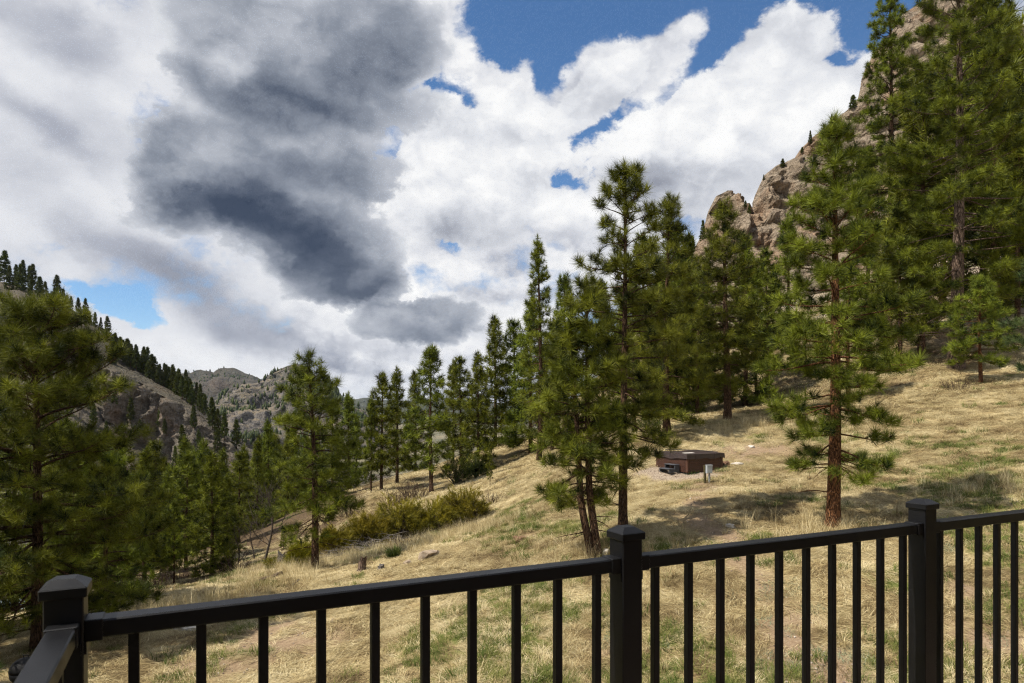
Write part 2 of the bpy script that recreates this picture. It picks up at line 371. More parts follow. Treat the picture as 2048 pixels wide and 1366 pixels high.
def Hs(x, y): return float(H([x], [y])[0])
def hit(px, py, dmin=8.0, dmax=150.0):      # where the line of sight through a pixel meets the ground
    d = np.geomspace(dmin, dmax, 900); x = (px - CX) / F * d; z = -(py - YH) / F * d
    below = np.nonzero(z < H(x, d))[0]
    dd = d[below[0]] if len(below) else dmax
    return ((px - CX) / F * dd, dd, Hs((px - CX) / F * dd, dd))
def axis(lo, hi, a, b, fine, grow=1.09, top=4.0):
    c = list(np.arange(a, b + 1e-6, fine)); s = fine; x = b
    while x < hi: s = min(s * grow, top); x += s; c.append(x)
    s = fine; x = a
    while x > lo: s = min(s * grow, top); x -= s; c.insert(0, x)
    return np.array(c)
def grid_faces(nu, nv):
    i = np.arange(nu - 1)[:, None] * nv + np.arange(nv - 1)[None]
    return np.stack([i, i + nv, i + nv + 1, i + 1], -1).reshape(-1, 4)

# bare trodden earth: the path to the tub, patches by the deck, the gravel pad
PATH = [hit(*p)[:2] for p in ((1655, 1366), (1600, 1300), (1568, 1230), (1520, 1160), (1462, 1095), (1412, 1045), (1395, 1005), (1408, 972))]
def seg_dist(x, y, pts):
    d = np.full(x.shape, 1e9)
    for (ax, ay), (bx, by) in zip(pts[:-1], pts[1:]):
        t = np.clip(((x - ax) * (bx - ax) + (y - ay) * (by - ay)) / ((bx - ax) ** 2 + (by - ay) ** 2), 0, 1)
        d = np.minimum(d, np.hypot(x - ax - t * (bx - ax), y - ay - t * (by - ay)))
    return d
DIRT = [(*hit(520, 1290)[:2], 1.9, 1.2), (*hit(440, 1330)[:2], 1.2, 0.8), (*hit(1041, 1077)[:2], 0.8, 0.6), (*hit(540, 1258)[:2], 1.5, 0.7), (*hit(1990, 1290)[:2], 0.8, 0.9), (*hit(1230, 1300)[:2], 0.8, 0.5), (*hit(1930, 1180)[:2], 0.5, 0.7), (*hit(1500, 905)[:2], 2.6, 1.4), (*hit(830, 1180)[:2], 0.9, 0.5)]
PAD = hit(1345, 958)[:2]
def dirt_at(x, y):
    n = fbm(P3(x, y) * 0.9, 4, 0.55, 21).reshape(x.shape); m = np.clip(1.25 - seg_dist(x, y, PATH) / 0.75 + 0.55 * n, 0, 1)
    for (cx, cy, rx, ry) in DIRT: m = np.maximum(m, np.clip(1.25 - np.hypot((x - cx) / rx, (y - cy) / ry) + 0.55 * n, 0, 1))
    return m
def pad_at(x, y):
    n = fbm(P3(x, y) * 0.7, 3, 0.5, 5).reshape(x.shape)
    return np.clip((1.35 - np.hypot((x - PAD[0] - 0.7) / 1.8, (y - PAD[1] - 1.2) / 1.7) + 0.25 * n) * 2, 0, 1)
def wood_at(x, y):                    # brown needle litter under the trees uphill and in the valley
    n = fbm(P3(x, y) * 0.16, 4, 0.55, 31).reshape(x.shape)
    right = np.clip((y - 39 - 0.18 * (x - 10) + 6 * n) / 6, 0, 1) * np.clip((x - 4) / 6, 0, 1) * np.clip((72 - y) / 14, 0, 1)
    left = np.clip((-9.5 - x + 2.5 * n) / 3, 0, 1) * np.clip((y - 23) / 4, 0, 1)
    return np.maximum(right * 0.75, left)
def green_at(x, y):
    a = fbm(P3(x, y) * 0.55, 4, 0.6, 41).reshape(x.shape); b = fbm(P3(x, y) * 0.12, 2, 0.5, 43).reshape(x.shape)
    return np.clip((a + 0.9 * b - 0.15 + np.clip((22 - y) / 9, -0.5, 0.9)) * 1.7, 0, 1)

def straw_colours(T, pos, tone):      # dry grass tones by place and by clump
    n = T.noise(pos, 0.9, 4, 0.6).outputs[0]
    f = T.m('ADD', T.m('MULTIPLY', T.m('SUBTRACT', n, 0.5), 1.6), tone, clamp=True)
    return T.ramp(f, [(0.0, (0.165, 0.115, 0.055)), (0.3, (0.345, 0.262, 0.122)), (0.6, (0.52, 0.425, 0.222)), (1.0, (0.70, 0.60, 0.37))])
def ground_material():
    m, T = mat('dry_grass_ground')
    g = T.n('ShaderNodeNewGeometry').outputs['Position']
    at = lambda n: T.n('ShaderNodeAttribute', attribute_name=n).outputs['Fac']
    n1 = T.noise(g, 2.2, 6, 0.65).outputs[0]; n2 = T.noise(g, 14.0, 5, 0.7).outputs[0]
    st = T.n('ShaderNodeMapping'); T.put(st.inputs[0], g); st.inputs[2].default_value = (0, 0, 0.6); st.inputs[3].default_value = (3.0, 26.0, 8.0)
    n3 = T.noise(st.outputs[0], 1.0, 5, 0.65, 0.8).outputs[0]
    straw = straw_colours(T, g, T.m('MULTIPLY_ADD', n3, 1.1, -0.12))
    straw = T.mix(T.ss(n2, 0.42, 0.62, 0.55, 0.0), straw, (0.11, 0.072, 0.038, 1))
    earth = T.ramp(T.m('MULTIPLY_ADD', n2, 0.9, T.m('MULTIPLY', n1, 0.3)), [(0.25, (0.14, 0.092, 0.056)), (0.6, (0.275, 0.195, 0.122)), (0.85, (0.37, 0.285, 0.19))])
    litter = T.ramp(n2, [(0.3, (0.042, 0.029, 0.017)), (0.55, (0.115, 0.079, 0.045)), (0.8, (0.21, 0.155, 0.09))])
    gravel = T.ramp(T.n('ShaderNodeTexVoronoi', {'Vector': g, 'Scale': 26.0}).outputs['Color'], [(0.1, (0.17, 0.125, 0.09)), (0.5, (0.31, 0.245, 0.18)), (0.9, (0.42, 0.35, 0.27))])
    scree = T.ramp(T.m('MULTIPLY_ADD', n2, 0.6, T.m('MULTIPLY', n1, 0.5)), [(0.3, (0.16, 0.12, 0.085)), (0.55, (0.34, 0.275, 0.20)), (0.8, (0.45, 0.37, 0.275))])
    c = T.mix(T.m('MULTIPLY', at('green'), T.ss(n1, 0.4, 0.62)), straw, (0.115, 0.135, 0.035, 1))
    c = T.mix(at('wood'), c, litter); c = T.mix(at('dirt'), c, earth); c = T.mix(at('pad'), c, gravel); c = T.mix(at('scree'), c, scree)
    b = T.n('ShaderNodeBump', {'Height': T.m('ADD', n2, n3), 'Strength': 0.7, 'Distance': 0.05})
    finish(T, **{'Base Color': c, 'Roughness': 0.95, 'Specular IOR Level': 0.1, 'Normal': b.outputs[0]})
    return m
def build_ground():
    xs = axis(-170, 130, -16, 28, 0.32); ys = axis(-30, 190, 9, 46, 0.32)
    X, Y = np.meshgrid(xs, ys, indexing='ij'); Z = H(X, Y)
    e = np.clip(np.maximum(np.maximum((-140 - X) / 30, 0), (Y - 165) / 25), 0, 1)
    Z = Z * (1 - e) + e * np.minimum(Z, -62)
    pad = pad_at(X, Y)
    scree = np.clip((Z - 5.5) / 4 + 0.6 * fbm(P3(X, Y) * 0.08, 3, 0.5, 77).reshape(X.shape), 0, 1)
    me = mesh_np('ground', np.stack([X, Y, Z], -1).reshape(-1, 3), grid_faces(len(xs), len(ys)), 4, ground_material(), True,
                 {'dirt': dirt_at(X, Y).ravel(), 'pad': pad.ravel(), 'wood': wood_at(X, Y).ravel(), 'green': green_at(X, Y).ravel(), 'scree': scree.ravel()})
    tag(link('ground', me), 'grassy hillside of dry straw with green patches falling to the left', 'hillside', kind='structure')
    m, T = mat('far_floor'); g = T.n('ShaderNodeNewGeometry').outputs['Position']
    finish(T, **{'Base Color': T.ramp(T.noise(g, 0.004, 6, 0.6).outputs[0], [(0.35, (0.06, 0.065, 0.03)), (0.65, (0.22, 0.18, 0.11))]), 'Roughness': 1.0})
    me = mesh_np('valley_floor', np.array([(-30000, -30000, -64), (30000, -30000, -64), (30000, 30000, -64), (-30000, 30000, -64.0)]), np.array([[0, 1, 2, 3]]), 4, m)
    tag(link('valley_floor', me), 'far valley floor beyond the hillside', 'valley', kind='structure')
build_ground()

# ------------------------------------------------------------------ rock: left hill, right cliff, far mountains
def rock_material(name, tones, scale, warm=0.5, veg=None, strata=0.0):
    m, T = mat(name); geo = T.n('ShaderNodeNewGeometry'); g = geo.outputs['Position']
    n1 = T.noise(g, 0.55 * scale, 8, 0.66).outputs[0]; n2 = T.noise(g, 0.09 * scale, 5, 0.6).outputs[0]; n3 = T.noise(g, 3.2 * scale, 6, 0.7).outputs[0]
    st = T.n('ShaderNodeMapping'); T.put(st.inputs[0], g); st.inputs[2].default_value = (0.5, 0.15, 0); st.inputs[3].default_value = (0.25 * scale, 0.25 * scale, 1.5 * scale)
    n4 = T.noise(st.outputs[0], 0.9, 5, 0.65, 0.6).outputs[0]
    f = T.m('MULTIPLY_ADD', n3, 0.45, T.m('MULTIPLY', n1, 0.65)); f = T.m('MULTIPLY_ADD', T.m('SUBTRACT', n4, 0.5), strata, f)
    c = T.ramp(f, tones)
    c = T.mix(T.m('MULTIPLY', T.ss(n2, 0.50, 0.66), warm), c, T.mix(0.5, c, (0.42, 0.20, 0.09, 1)))
    if veg:
        up = T.n('ShaderNodeSeparateXYZ', {0: geo.outputs['Normal']}).outputs[2]
        k = T.m('MULTIPLY', T.ss(up, veg[0], veg[1]), T.ss(n1, 0.36, 0.56)); c = T.mix(T.m('MULTIPLY', k, 0.9), c, (*veg[2], 1))
        at = T.n('ShaderNodeAttribute', attribute_name='scrub').outputs['Fac']
        c = T.mix(T.m('MULTIPLY', at, T.ss(n3, 0.45, 0.6)), c, (0.045, 0.05, 0.03, 1))
    crev = T.n('ShaderNodeTexVoronoi', {'Vector': T.v('ADD', g, T.v('SCALE', T.noise(g, 0.8 * scale, 4).outputs['Color'], scale=1.6 / scale)), 'Scale': 0.33 * scale, 'Detail': 2.0}, feature='DISTANCE_TO_EDGE').outputs[0]
    hgt = T.m('ADD', T.m('MULTIPLY', n1, 1.0), T.m('ADD', T.m('MULTIPLY', n3, 0.5), T.m('MULTIPLY', T.ss(crev, 0.0, 0.12), 0.45)))
    hgt = T.m('MULTIPLY_ADD', n4, strata * 1.5, hgt)
    b = T.n('ShaderNodeBump', {'Height': hgt, 'Strength': 0.9, 'Distance': 1.3 / scale})
    finish(T, **{'Base Color': c, 'Roughness': 0.95, 'Specular IOR Level': 0.15, 'Normal': b.outputs[0]})
    return m
def resample(pts, n):
    pts = np.array(pts, float); d = np.r_[0, np.cumsum(np.linalg.norm(np.diff(pts, axis=0), axis=1))]
    t = np.linspace(0, d[-1], n); return np.stack([np.interp(t, d, pts[:, k]) for k in range(3)], 1)
def loft(lines, nu, nv):              # surface through a few polylines, front to back
    L = [resample(l, nu) for l in lines]; out = []
    for a, b, k in zip(L[:-1], L[1:], nv):
        for t in np.arange(k) / k: out.append(a * (1 - t) + b * t)
    out.append(L[-1]); return np.stack(out, 1)          # nu, rows, 3
def crag(G, amp, freq, seed, keep=None, ridged=True, push=(0, -1, 0.3), octs=6):
    p = G.reshape(-1, 3); n = fbm(p * freq, octs, 0.52, seed, ridged); n2 = fbm(p * freq * 0.35, 3, 0.5, seed + 5)
    k = np.ones(len(p)) if keep is None else np.broadcast_to(keep, G.shape[:2]).ravel()
    d = amp * (0.6 * n + 0.7 * n2) * k
    return (p + d[:, None] * np.array(push) + 0.35 * amp * k[:, None] * np.stack([fbm(p * freq * 1.3 + 40, 3, 0.5, seed + 9), np.zeros(len(p)), np.zeros(len(p))], 1)).reshape(G.shape)
def line(pts, d0, d1=None):           # photo pixels to a skyline at a given distance
    pts = list(pts); n = len(pts) - 1
    return [ray(x, y, d0 + ((d1 if d1 is not None else d0) - d0) * i / max(n, 1)) for i, (x, y) in enumerate(pts)]
def back(l, dy, dz): return [(x * (1 + dy / y), y + dy, z + dz) for x, y, z in l]

# right cliff: crest from the spire up to the summit behind the big pine
CREST = [(1360, 560), (1385, 505), (1402, 470), (1416, 425), (1430, 396), (1447, 388), (1466, 392), (1476, 418), (1484, 412), (1494, 408), (1501, 424), (1508, 395), (1526, 352), (1552, 332), (1585, 322), (1600, 300), (1622, 278), (1650, 256), (1690, 226), (1714, 204), (1722, 176), (1730, 140), (1746, 108), (1762, 88),
         (1786, 58), (1802, 30), (1836, 8), (1872, -14), (1930, -10), (1990, 34), (2048, 66), (2120, 100), (2250, 150), (2420, 260)]
def build_cliff():
    d0, d1 = 128.0, 140.0
    crest = line(CREST, d0, d1)
    mid = [ray(x + 12, y + (YH - 190 - y) * 0.40, 119 + 7 * i / len(CREST)) for i, (x, y) in enumerate(CREST)]
    foot = []
    for i, (x, y) in enumerate(CREST):
        d = 100 + 4 * i / len(CREST); X = (x + 20 - CX) / F * d; foot.append((X, d, Hs(X, d) - 3.0))
    G = loft([foot, mid, crest, back(crest, 10, 1.0), back(crest, 70, -75)], 420, [40, 60, 5, 6])
    rows = G.shape[1]; k = np.ones(rows); k[:6] = np.linspace(0.1, 1, 6); k[94:104] = 0.45; k[100] = 0.14
    G2 = crag(G, 2.6, 0.11, 101, k); G2 = crag(G2, 0.8, 0.5, 131, k)
    # layered ledges: the face steps in and out with height
    zz = G2[..., 2] + 0.35 * G2[..., 0]; led = np.abs(((zz * 0.17 + 0.8 * fbm(G2.reshape(-1, 3) * 0.05, 3, 0.5, 7).reshape(zz.shape)) % 1) - 0.5) * 2
    G2[..., 1] += (led ** 2 - 0.4) * 2.4 * k
    rib = fbm(np.c_[G[..., 0].ravel() * 0.30, G[..., 1].ravel() * 0.05, G[..., 2].ravel() * 0.045], 5, 0.55, 91, True).reshape(zz.shape); G2[..., 1] -= rib * 1.5 * k
    me = mesh_np('rock_cliff', G2.reshape(-1, 3), grid_faces(*G.shape[:2]), 4, rock_material('cliff_rock', [(0.32, (0.045, 0.034, 0.026)), (0.44, (0.195, 0.15, 0.108)), (0.58, (0.325, 0.26, 0.19)), (0.8, (0.46, 0.385, 0.29))], 1.3, 0.5, None, 0.5), False)
    tag(link('rock_cliff', me), 'tan rock cliff rising behind the pines to the upper right', 'cliff', kind='structure')
    return G2
def build_left_hill():
    R = [(-1500, 560), (-900, 500), (-500, 470), (-260, 480), (-90, 520), (4, 566), (40, 570), (77, 582), (123, 607), (167, 634), (220, 666), (259, 690), (281, 712), (330, 744), (373, 784), (390, 800), (440, 860), (480, 890), (560, 925), (680, 950), (800, 965)]
    CT = [(-1500, 640), (-900, 600), (-500, 570), (-260, 570), (-90, 610), (20, 640), (80, 665), (130, 690), (205, 731), (249, 752), (280, 766), (308, 783), (330, 794), (352, 806), (390, 819), (416, 842), (437, 863), (480, 905), (560, 940), (680, 962), (800, 972)]
    CF = [(x + 5 if i < 15 else x, y + (30 + 105 * math.exp(-((x - 330) / 190.0) ** 2)) * (1 if x < 440 else 0.5)) for i, (x, y) in enumerate(CT)]
    VF = [(x + 20, max(y + 140, 985)) for (x, y) in CT]
    top = line(R, 410, 330); ct = line(CT, 328, 285); cf = line(CF, 306, 272)
    vf = [(x, y, -62.0) for x, y, z in line(VF, 215, 215)]
    G = loft([vf, cf, ct, top, back(top, 60, -3), back(top, 300, -140)], 560, [16, 44, 30, 5, 6])
    rows = G.shape[1]; k = np.full(rows, 0.8); k[16:62] = 1.0; k[62:90] = np.linspace(0.75, 0.35, 28); k[90:] = 0.3; k[:4] = 0.1
    G2 = crag(G, 5.5, 0.055, 201, k); G2 = crag(G2, 2.2, 0.24, 231, k)
    wn = fbm(np.c_[G[..., 0].ravel() * 0.16, G[..., 2].ravel() * 0.02, G[..., 1].ravel() * 0.02], 4, 0.5, 55, True).reshape(G.shape[:2])
    kk = np.zeros(rows); kk[18:60] = 1; G2[..., 1] -= wn * 5.5 * kk          # upright ribs on the cliff band
    scrub = np.zeros(G.shape[:2]); scrub[:, 60:92] = 1.0; scrub[:, :16] = 0.8
    scrub *= np.clip(0.85 + fbm(G2.reshape(-1, 3) * 0.05, 3, 0.5, 81).reshape(scrub.shape), 0, 1)
    me = mesh_np('rocky_hill', G2.reshape(-1, 3), grid_faces(*G.shape[:2]), 4, rock_material('hill_rock', [(0.30, (0.028, 0.023, 0.020)), (0.44, (0.095, 0.082, 0.068)), (0.58, (0.200, 0.172, 0.138)), (0.80, (0.35, 0.31, 0.25))], 0.9, 0.3, (0.55, 0.85, (0.13, 0.11, 0.082))), False, {'scrub': scrub.ravel()})
    tag(link('rocky_hill', me), 'steep rocky hill with a cliff band on the left side', 'hill', kind='structure')
    return G2
def mountain(name, label, pts, d, depth, drop, n, amp, freq, seed, material, foot_y, fg=1.0):
    top = line(pts, d); n2 = len(pts) - 1
    foot = []
    for (x, y, z) in top: foot.append((x * (d - depth) / d, y - depth, min(-62.0, z - 10)))
    mid = [((a[0] * 0.45 + b[0] * 0.55), a[1] * 0.45 + b[1] * 0.55, a[2] * 0.36 + b[2] * 0.64) for a, b in zip(foot, top)]
    G = loft([foot, mid, top, back(top, depth * 0.25, -d * 0.004), back(top, depth, -(top[0][2] + 200))], n, [n // 5, n // 5, 4, 5])
    rows = G.shape[1]; k = np.ones(rows); k[:4] = 0.2; k[-14:] = 0.25; k[-10:] = 0.12; k[-9] = 0.10
    G2 = crag(G, amp, freq, seed, k, True, (0, -1, 0.55), 6); G2 = crag(G2, amp * 0.35, freq * 4, seed + 7, k, True, (0, -1, 0.5), 4)
    sc = np.clip(0.1 + 1.3 * fbm(G2.reshape(-1, 3) * freq * 1.4, 4, 0.55, seed + 3), 0, 1)
    me = mesh_np(name, G2.reshape(-1, 3), grid_faces(*G.shape[:2]), 4, material, False, {'scrub': sc})
    tag(link(name, me), label, 'mountain', kind='structure')
    return G2
CLIFF = build_cliff(); HILL = build_left_hill()
mt1 = rock_material('near_mountain_rock', [(0.30, (0.045, 0.042, 0.040)), (0.46, (0.115, 0.106, 0.098)), (0.62, (0.205, 0.186, 0.165)), (0.82, (0.34, 0.31, 0.27))], 0.12, 0.15, (0.62, 0.85, (0.25, 0.205, 0.14)))  # grey rock, tones darkened partly in place of cloud shade on its top
mt2 = rock_material('far_mountain_rock', [(0.30, (0.035, 0.036, 0.036)), (0.5, (0.075, 0.07, 0.062)), (0.75, (0.15, 0.13, 0.105))], 0.06, 0.15, (0.6, 0.85, (0.115, 0.10, 0.078)))  # tones darkened to stand in for cloud shade over this ridge
mt3 = rock_material('distant_mountain_rock', [(0.30, (0.05, 0.055, 0.05)), (0.7, (0.13, 0.13, 0.10))], 0.02, 0.1, (0.5, 0.8, (0.10, 0.105, 0.07)))
up = lambda l, k: [(x, y - k) for x, y in l]
M1 = mountain('near_mountain', 'craggy mountain dotted with pines at the end of the valley', up([(300, 905), (380, 860), (430, 822), (440, 803), (485, 782), (512, 779), (524, 774), (536, 763), (556, 752), (575, 743), (592, 737), (610, 745), (630, 764), (648, 778), (655, 774), (661, 774), (667, 788), (682, 808), (720, 838), (800, 880), (900, 920)], 14), 1500, 620, 0, 300, 36, 0.006, 301, mt1, 0)
M2 = mountain('far_mountain', 'grey green mountain ridge behind the craggy one', up([(100, 840), (250, 800), (340, 765), (372, 757), (395, 758), (413, 752), (425, 754), (436, 761), (448, 752), (470, 753), (497, 760), (516, 766), (560, 800), (650, 840), (760, 850)], 10), 3200, 1300, 0, 200, 45, 0.0032, 401, mt2, 0)
M3 = mountain('distant_mountain', 'farthest blue ridge low on the skyline', up([(200, 800), (420, 775), (500, 768), (520, 764), (536, 762), (600, 775), (650, 780), (668, 787), (690, 800), (712, 804), (731, 800), (760, 808), (860, 806), (1000, 812), (1200, 806), (1500, 800)], 6), 6000, 2500, 0, 160, 60, 0.0014, 501, mt3, 0)
# ------------------------------------------------------------------ conifers
def needle_material(name, dark, light, trans=0.16):
    m, T = mat(name)
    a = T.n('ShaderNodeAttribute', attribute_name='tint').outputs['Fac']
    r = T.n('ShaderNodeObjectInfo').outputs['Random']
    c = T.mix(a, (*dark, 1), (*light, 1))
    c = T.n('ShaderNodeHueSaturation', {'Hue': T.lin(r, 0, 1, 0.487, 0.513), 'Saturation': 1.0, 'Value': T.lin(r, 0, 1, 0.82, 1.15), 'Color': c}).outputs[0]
    p = T.n('ShaderNodeBsdfPrincipled', {'Base Color': c, 'Roughness': 0.55, 'Specular IOR Level': 0.2})
    t = T.n('ShaderNodeBsdfTranslucent', {'Color': T.mix(0.5, c, T.mix(1.0, c, (1.0, 1.0, 0.45, 1), 'MULTIPLY'))})
    x = T.n('ShaderNodeMixShader', {0: trans, 1: p.outputs[0], 2: t.outputs[0]})
    T.n('ShaderNodeOutputMaterial', {0: x.outputs[0]})
    return m
def bark_material(name, c0, c1, c2, sc=1.0):
    m, T = mat(name); o = T.n('ShaderNodeTexCoord').outputs['Object']
    mp = T.n('ShaderNodeMapping'); T.put(mp.inputs[0], o); mp.inputs[3].default_value = (15 * sc, 15 * sc, 3.2 * sc)
    v = T.n('ShaderNodeTexVoronoi', {'Vector': T.v('ADD', mp.outputs[0], T.v('SCALE', T.noise(mp.outputs[0], 1.2, 4).outputs['Color'], scale=0.9)), 'Scale': 1.6}, feature='DISTANCE_TO_EDGE').outputs[0]
    n = T.noise(mp.outputs[0], 3.0, 5, 0.65).outputs[0]
    c = T.ramp(T.m('MULTIPLY_ADD', n, 0.7, T.m('MULTIPLY', T.ss(v, 0.0, 0.25), 0.30)), [(0.25, c0), (0.55, c1), (0.85, c2)])
    b = T.n('ShaderNodeBump', {'Height': T.m('ADD', T.ss(v, 0.0, 0.2), T.m('MULTIPLY', n, 0.5)), 'Strength': 0.9, 'Distance': 0.04})
    finish(T, **{'Base Color': c, 'Roughness': 0.9, 'Specular IOR Level': 0.15, 'Normal': b.outputs[0]})
    return m
PINE = needle_material('pine_needles', (0.013, 0.024, 0.004), (0.265, 0.295, 0.026))
PINE_NEAR = needle_material('bluish_pine_needles', (0.024, 0.046, 0.018), (0.145, 0.195, 0.058))
FAR_PINE = needle_material('distant_pine_needles', (0.026, 0.038, 0.011), (0.125, 0.140, 0.026), 0.2)
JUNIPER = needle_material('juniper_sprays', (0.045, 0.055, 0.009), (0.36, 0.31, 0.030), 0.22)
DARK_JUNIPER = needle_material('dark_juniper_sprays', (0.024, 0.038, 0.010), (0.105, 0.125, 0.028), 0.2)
BARK = bark_material('pine_bark', (0.022, 0.014, 0.010), (0.105, 0.062, 0.038), (0.23, 0.13, 0.075))
RED_BARK = bark_material('red_pine_bark', (0.028, 0.014, 0.009), (0.165, 0.075, 0.034), (0.36, 0.17, 0.075))
BIG_BARK = bark_material('old_pine_bark', (0.035, 0.025, 0.020), (0.17, 0.115, 0.085), (0.34, 0.25, 0.19), 0.6)
TWIG = bark_material('grey_twig_bark', (0.05, 0.04, 0.033), (0.15, 0.12, 0.10), (0.30, 0.255, 0.215), 2.0)
BROWN_TWIG = bark_material('brown_twig_bark', (0.05, 0.032, 0.027), (0.135, 0.088, 0.07), (0.24, 0.17, 0.135), 2.0)

class Tubes:
    """many tapered tubes as one quad mesh, made with arrays"""
    def __init__(s): s.V = []; s.F = []; s.n = 0
    def add(s, pts, rad, k):
        pts = np.asarray(pts, float); rad = np.asarray(rad, float); m = len(pts)
        d = np.gradient(pts, axis=0); d /= np.linalg.norm(d, axis=1)[:, None] + 1e-9
        ref = np.array([0.31, 0.17, 0.93]) if abs(d[0, 2]) < 0.9 else np.array([1.0, 0.05, 0.0])
        a = np.cross(d, ref); a /= np.linalg.norm(a, axis=1)[:, None] + 1e-9; b = np.cross(d, a)
        t = np.arange(k) * 2 * np.pi / k
        ring = pts[:, None] + rad[:, None, None] * (a[:, None] * np.cos(t)[None, :, None] + b[:, None] * np.sin(t)[None, :, None])
        i = np.arange(m - 1)[:, None] * k; j = np.arange(k)[None]; jn = (j + 1) % k
        s.V.append(ring.reshape(-1, 3)); s.F.append((np.stack([i + j, i + jn, i + k + jn, i + k + j], -1).reshape(-1, 4)) + s.n); s.n += m * k
    def mesh(s, name, material): return mesh_np(name, np.concatenate(s.V), np.concatenate(s.F), 4, material, True)

def needles(name, pos, dirs, scl, tint, K, ln, wd, rng, material, spread=(12, 100), back_off=0.5):
    """a brush of K needles on every twig end"""
    pos = np.asarray(pos); dirs = np.asarray(dirs); M = len(pos); scl = np.asarray(scl)
    dirs = dirs / (np.linalg.norm(dirs, axis=1)[:, None] + 1e-9)
    ref = np.where(np.abs(dirs[:, 2:3]) < 0.9, np.array([[0, 0, 1.0]]), np.array([[1.0, 0, 0]]))
    a = np.cross(dirs, ref); a /= np.linalg.norm(a, axis=1)[:, None]; b = np.cross(dirs, a)
    u = rng.random((M, K)); th = np.radians(spread[0] + (spread[1] - spread[0]) * u ** 0.9); ph = rng.random((M, K)) * 2 * np.pi
    nd = (np.cos(th)[..., None] * dirs[:, None] + np.sin(th)[..., None] * (np.cos(ph)[..., None] * a[:, None] + np.sin(ph)[..., None] * b[:, None]))
    L = ln * scl[:, None] * (0.65 + 0.5 * rng.random((M, K)))
    base = pos[:, None] - dirs[:, None] * (u * back_off * ln * scl[:, None])[..., None]
    tip = base + nd * L[..., None]; tip[..., 2] -= 0.10 * L * np.sin(th)
    side = np.cross(nd, rng.normal(size=(M, K, 3))); side /= np.linalg.norm(side, axis=2)[..., None] + 1e-9
    w = (wd * (0.8 + 0.4 * rng.random((M, K))))[..., None]
    V = np.stack([base + side * w * 0.5, tip, base - side * w * 0.5], 2).reshape(-1, 3); k = 3
    F = np.arange(M * K * k).reshape(-1, k)
    tn = np.repeat(np.clip(np.asarray(tint)[:, None] + 0.25 * (rng.random((M, K)) - 0.5), 0, 1).ravel(), k)
    return mesh_np(name, V, F, k, material, False, {'tint': tn})

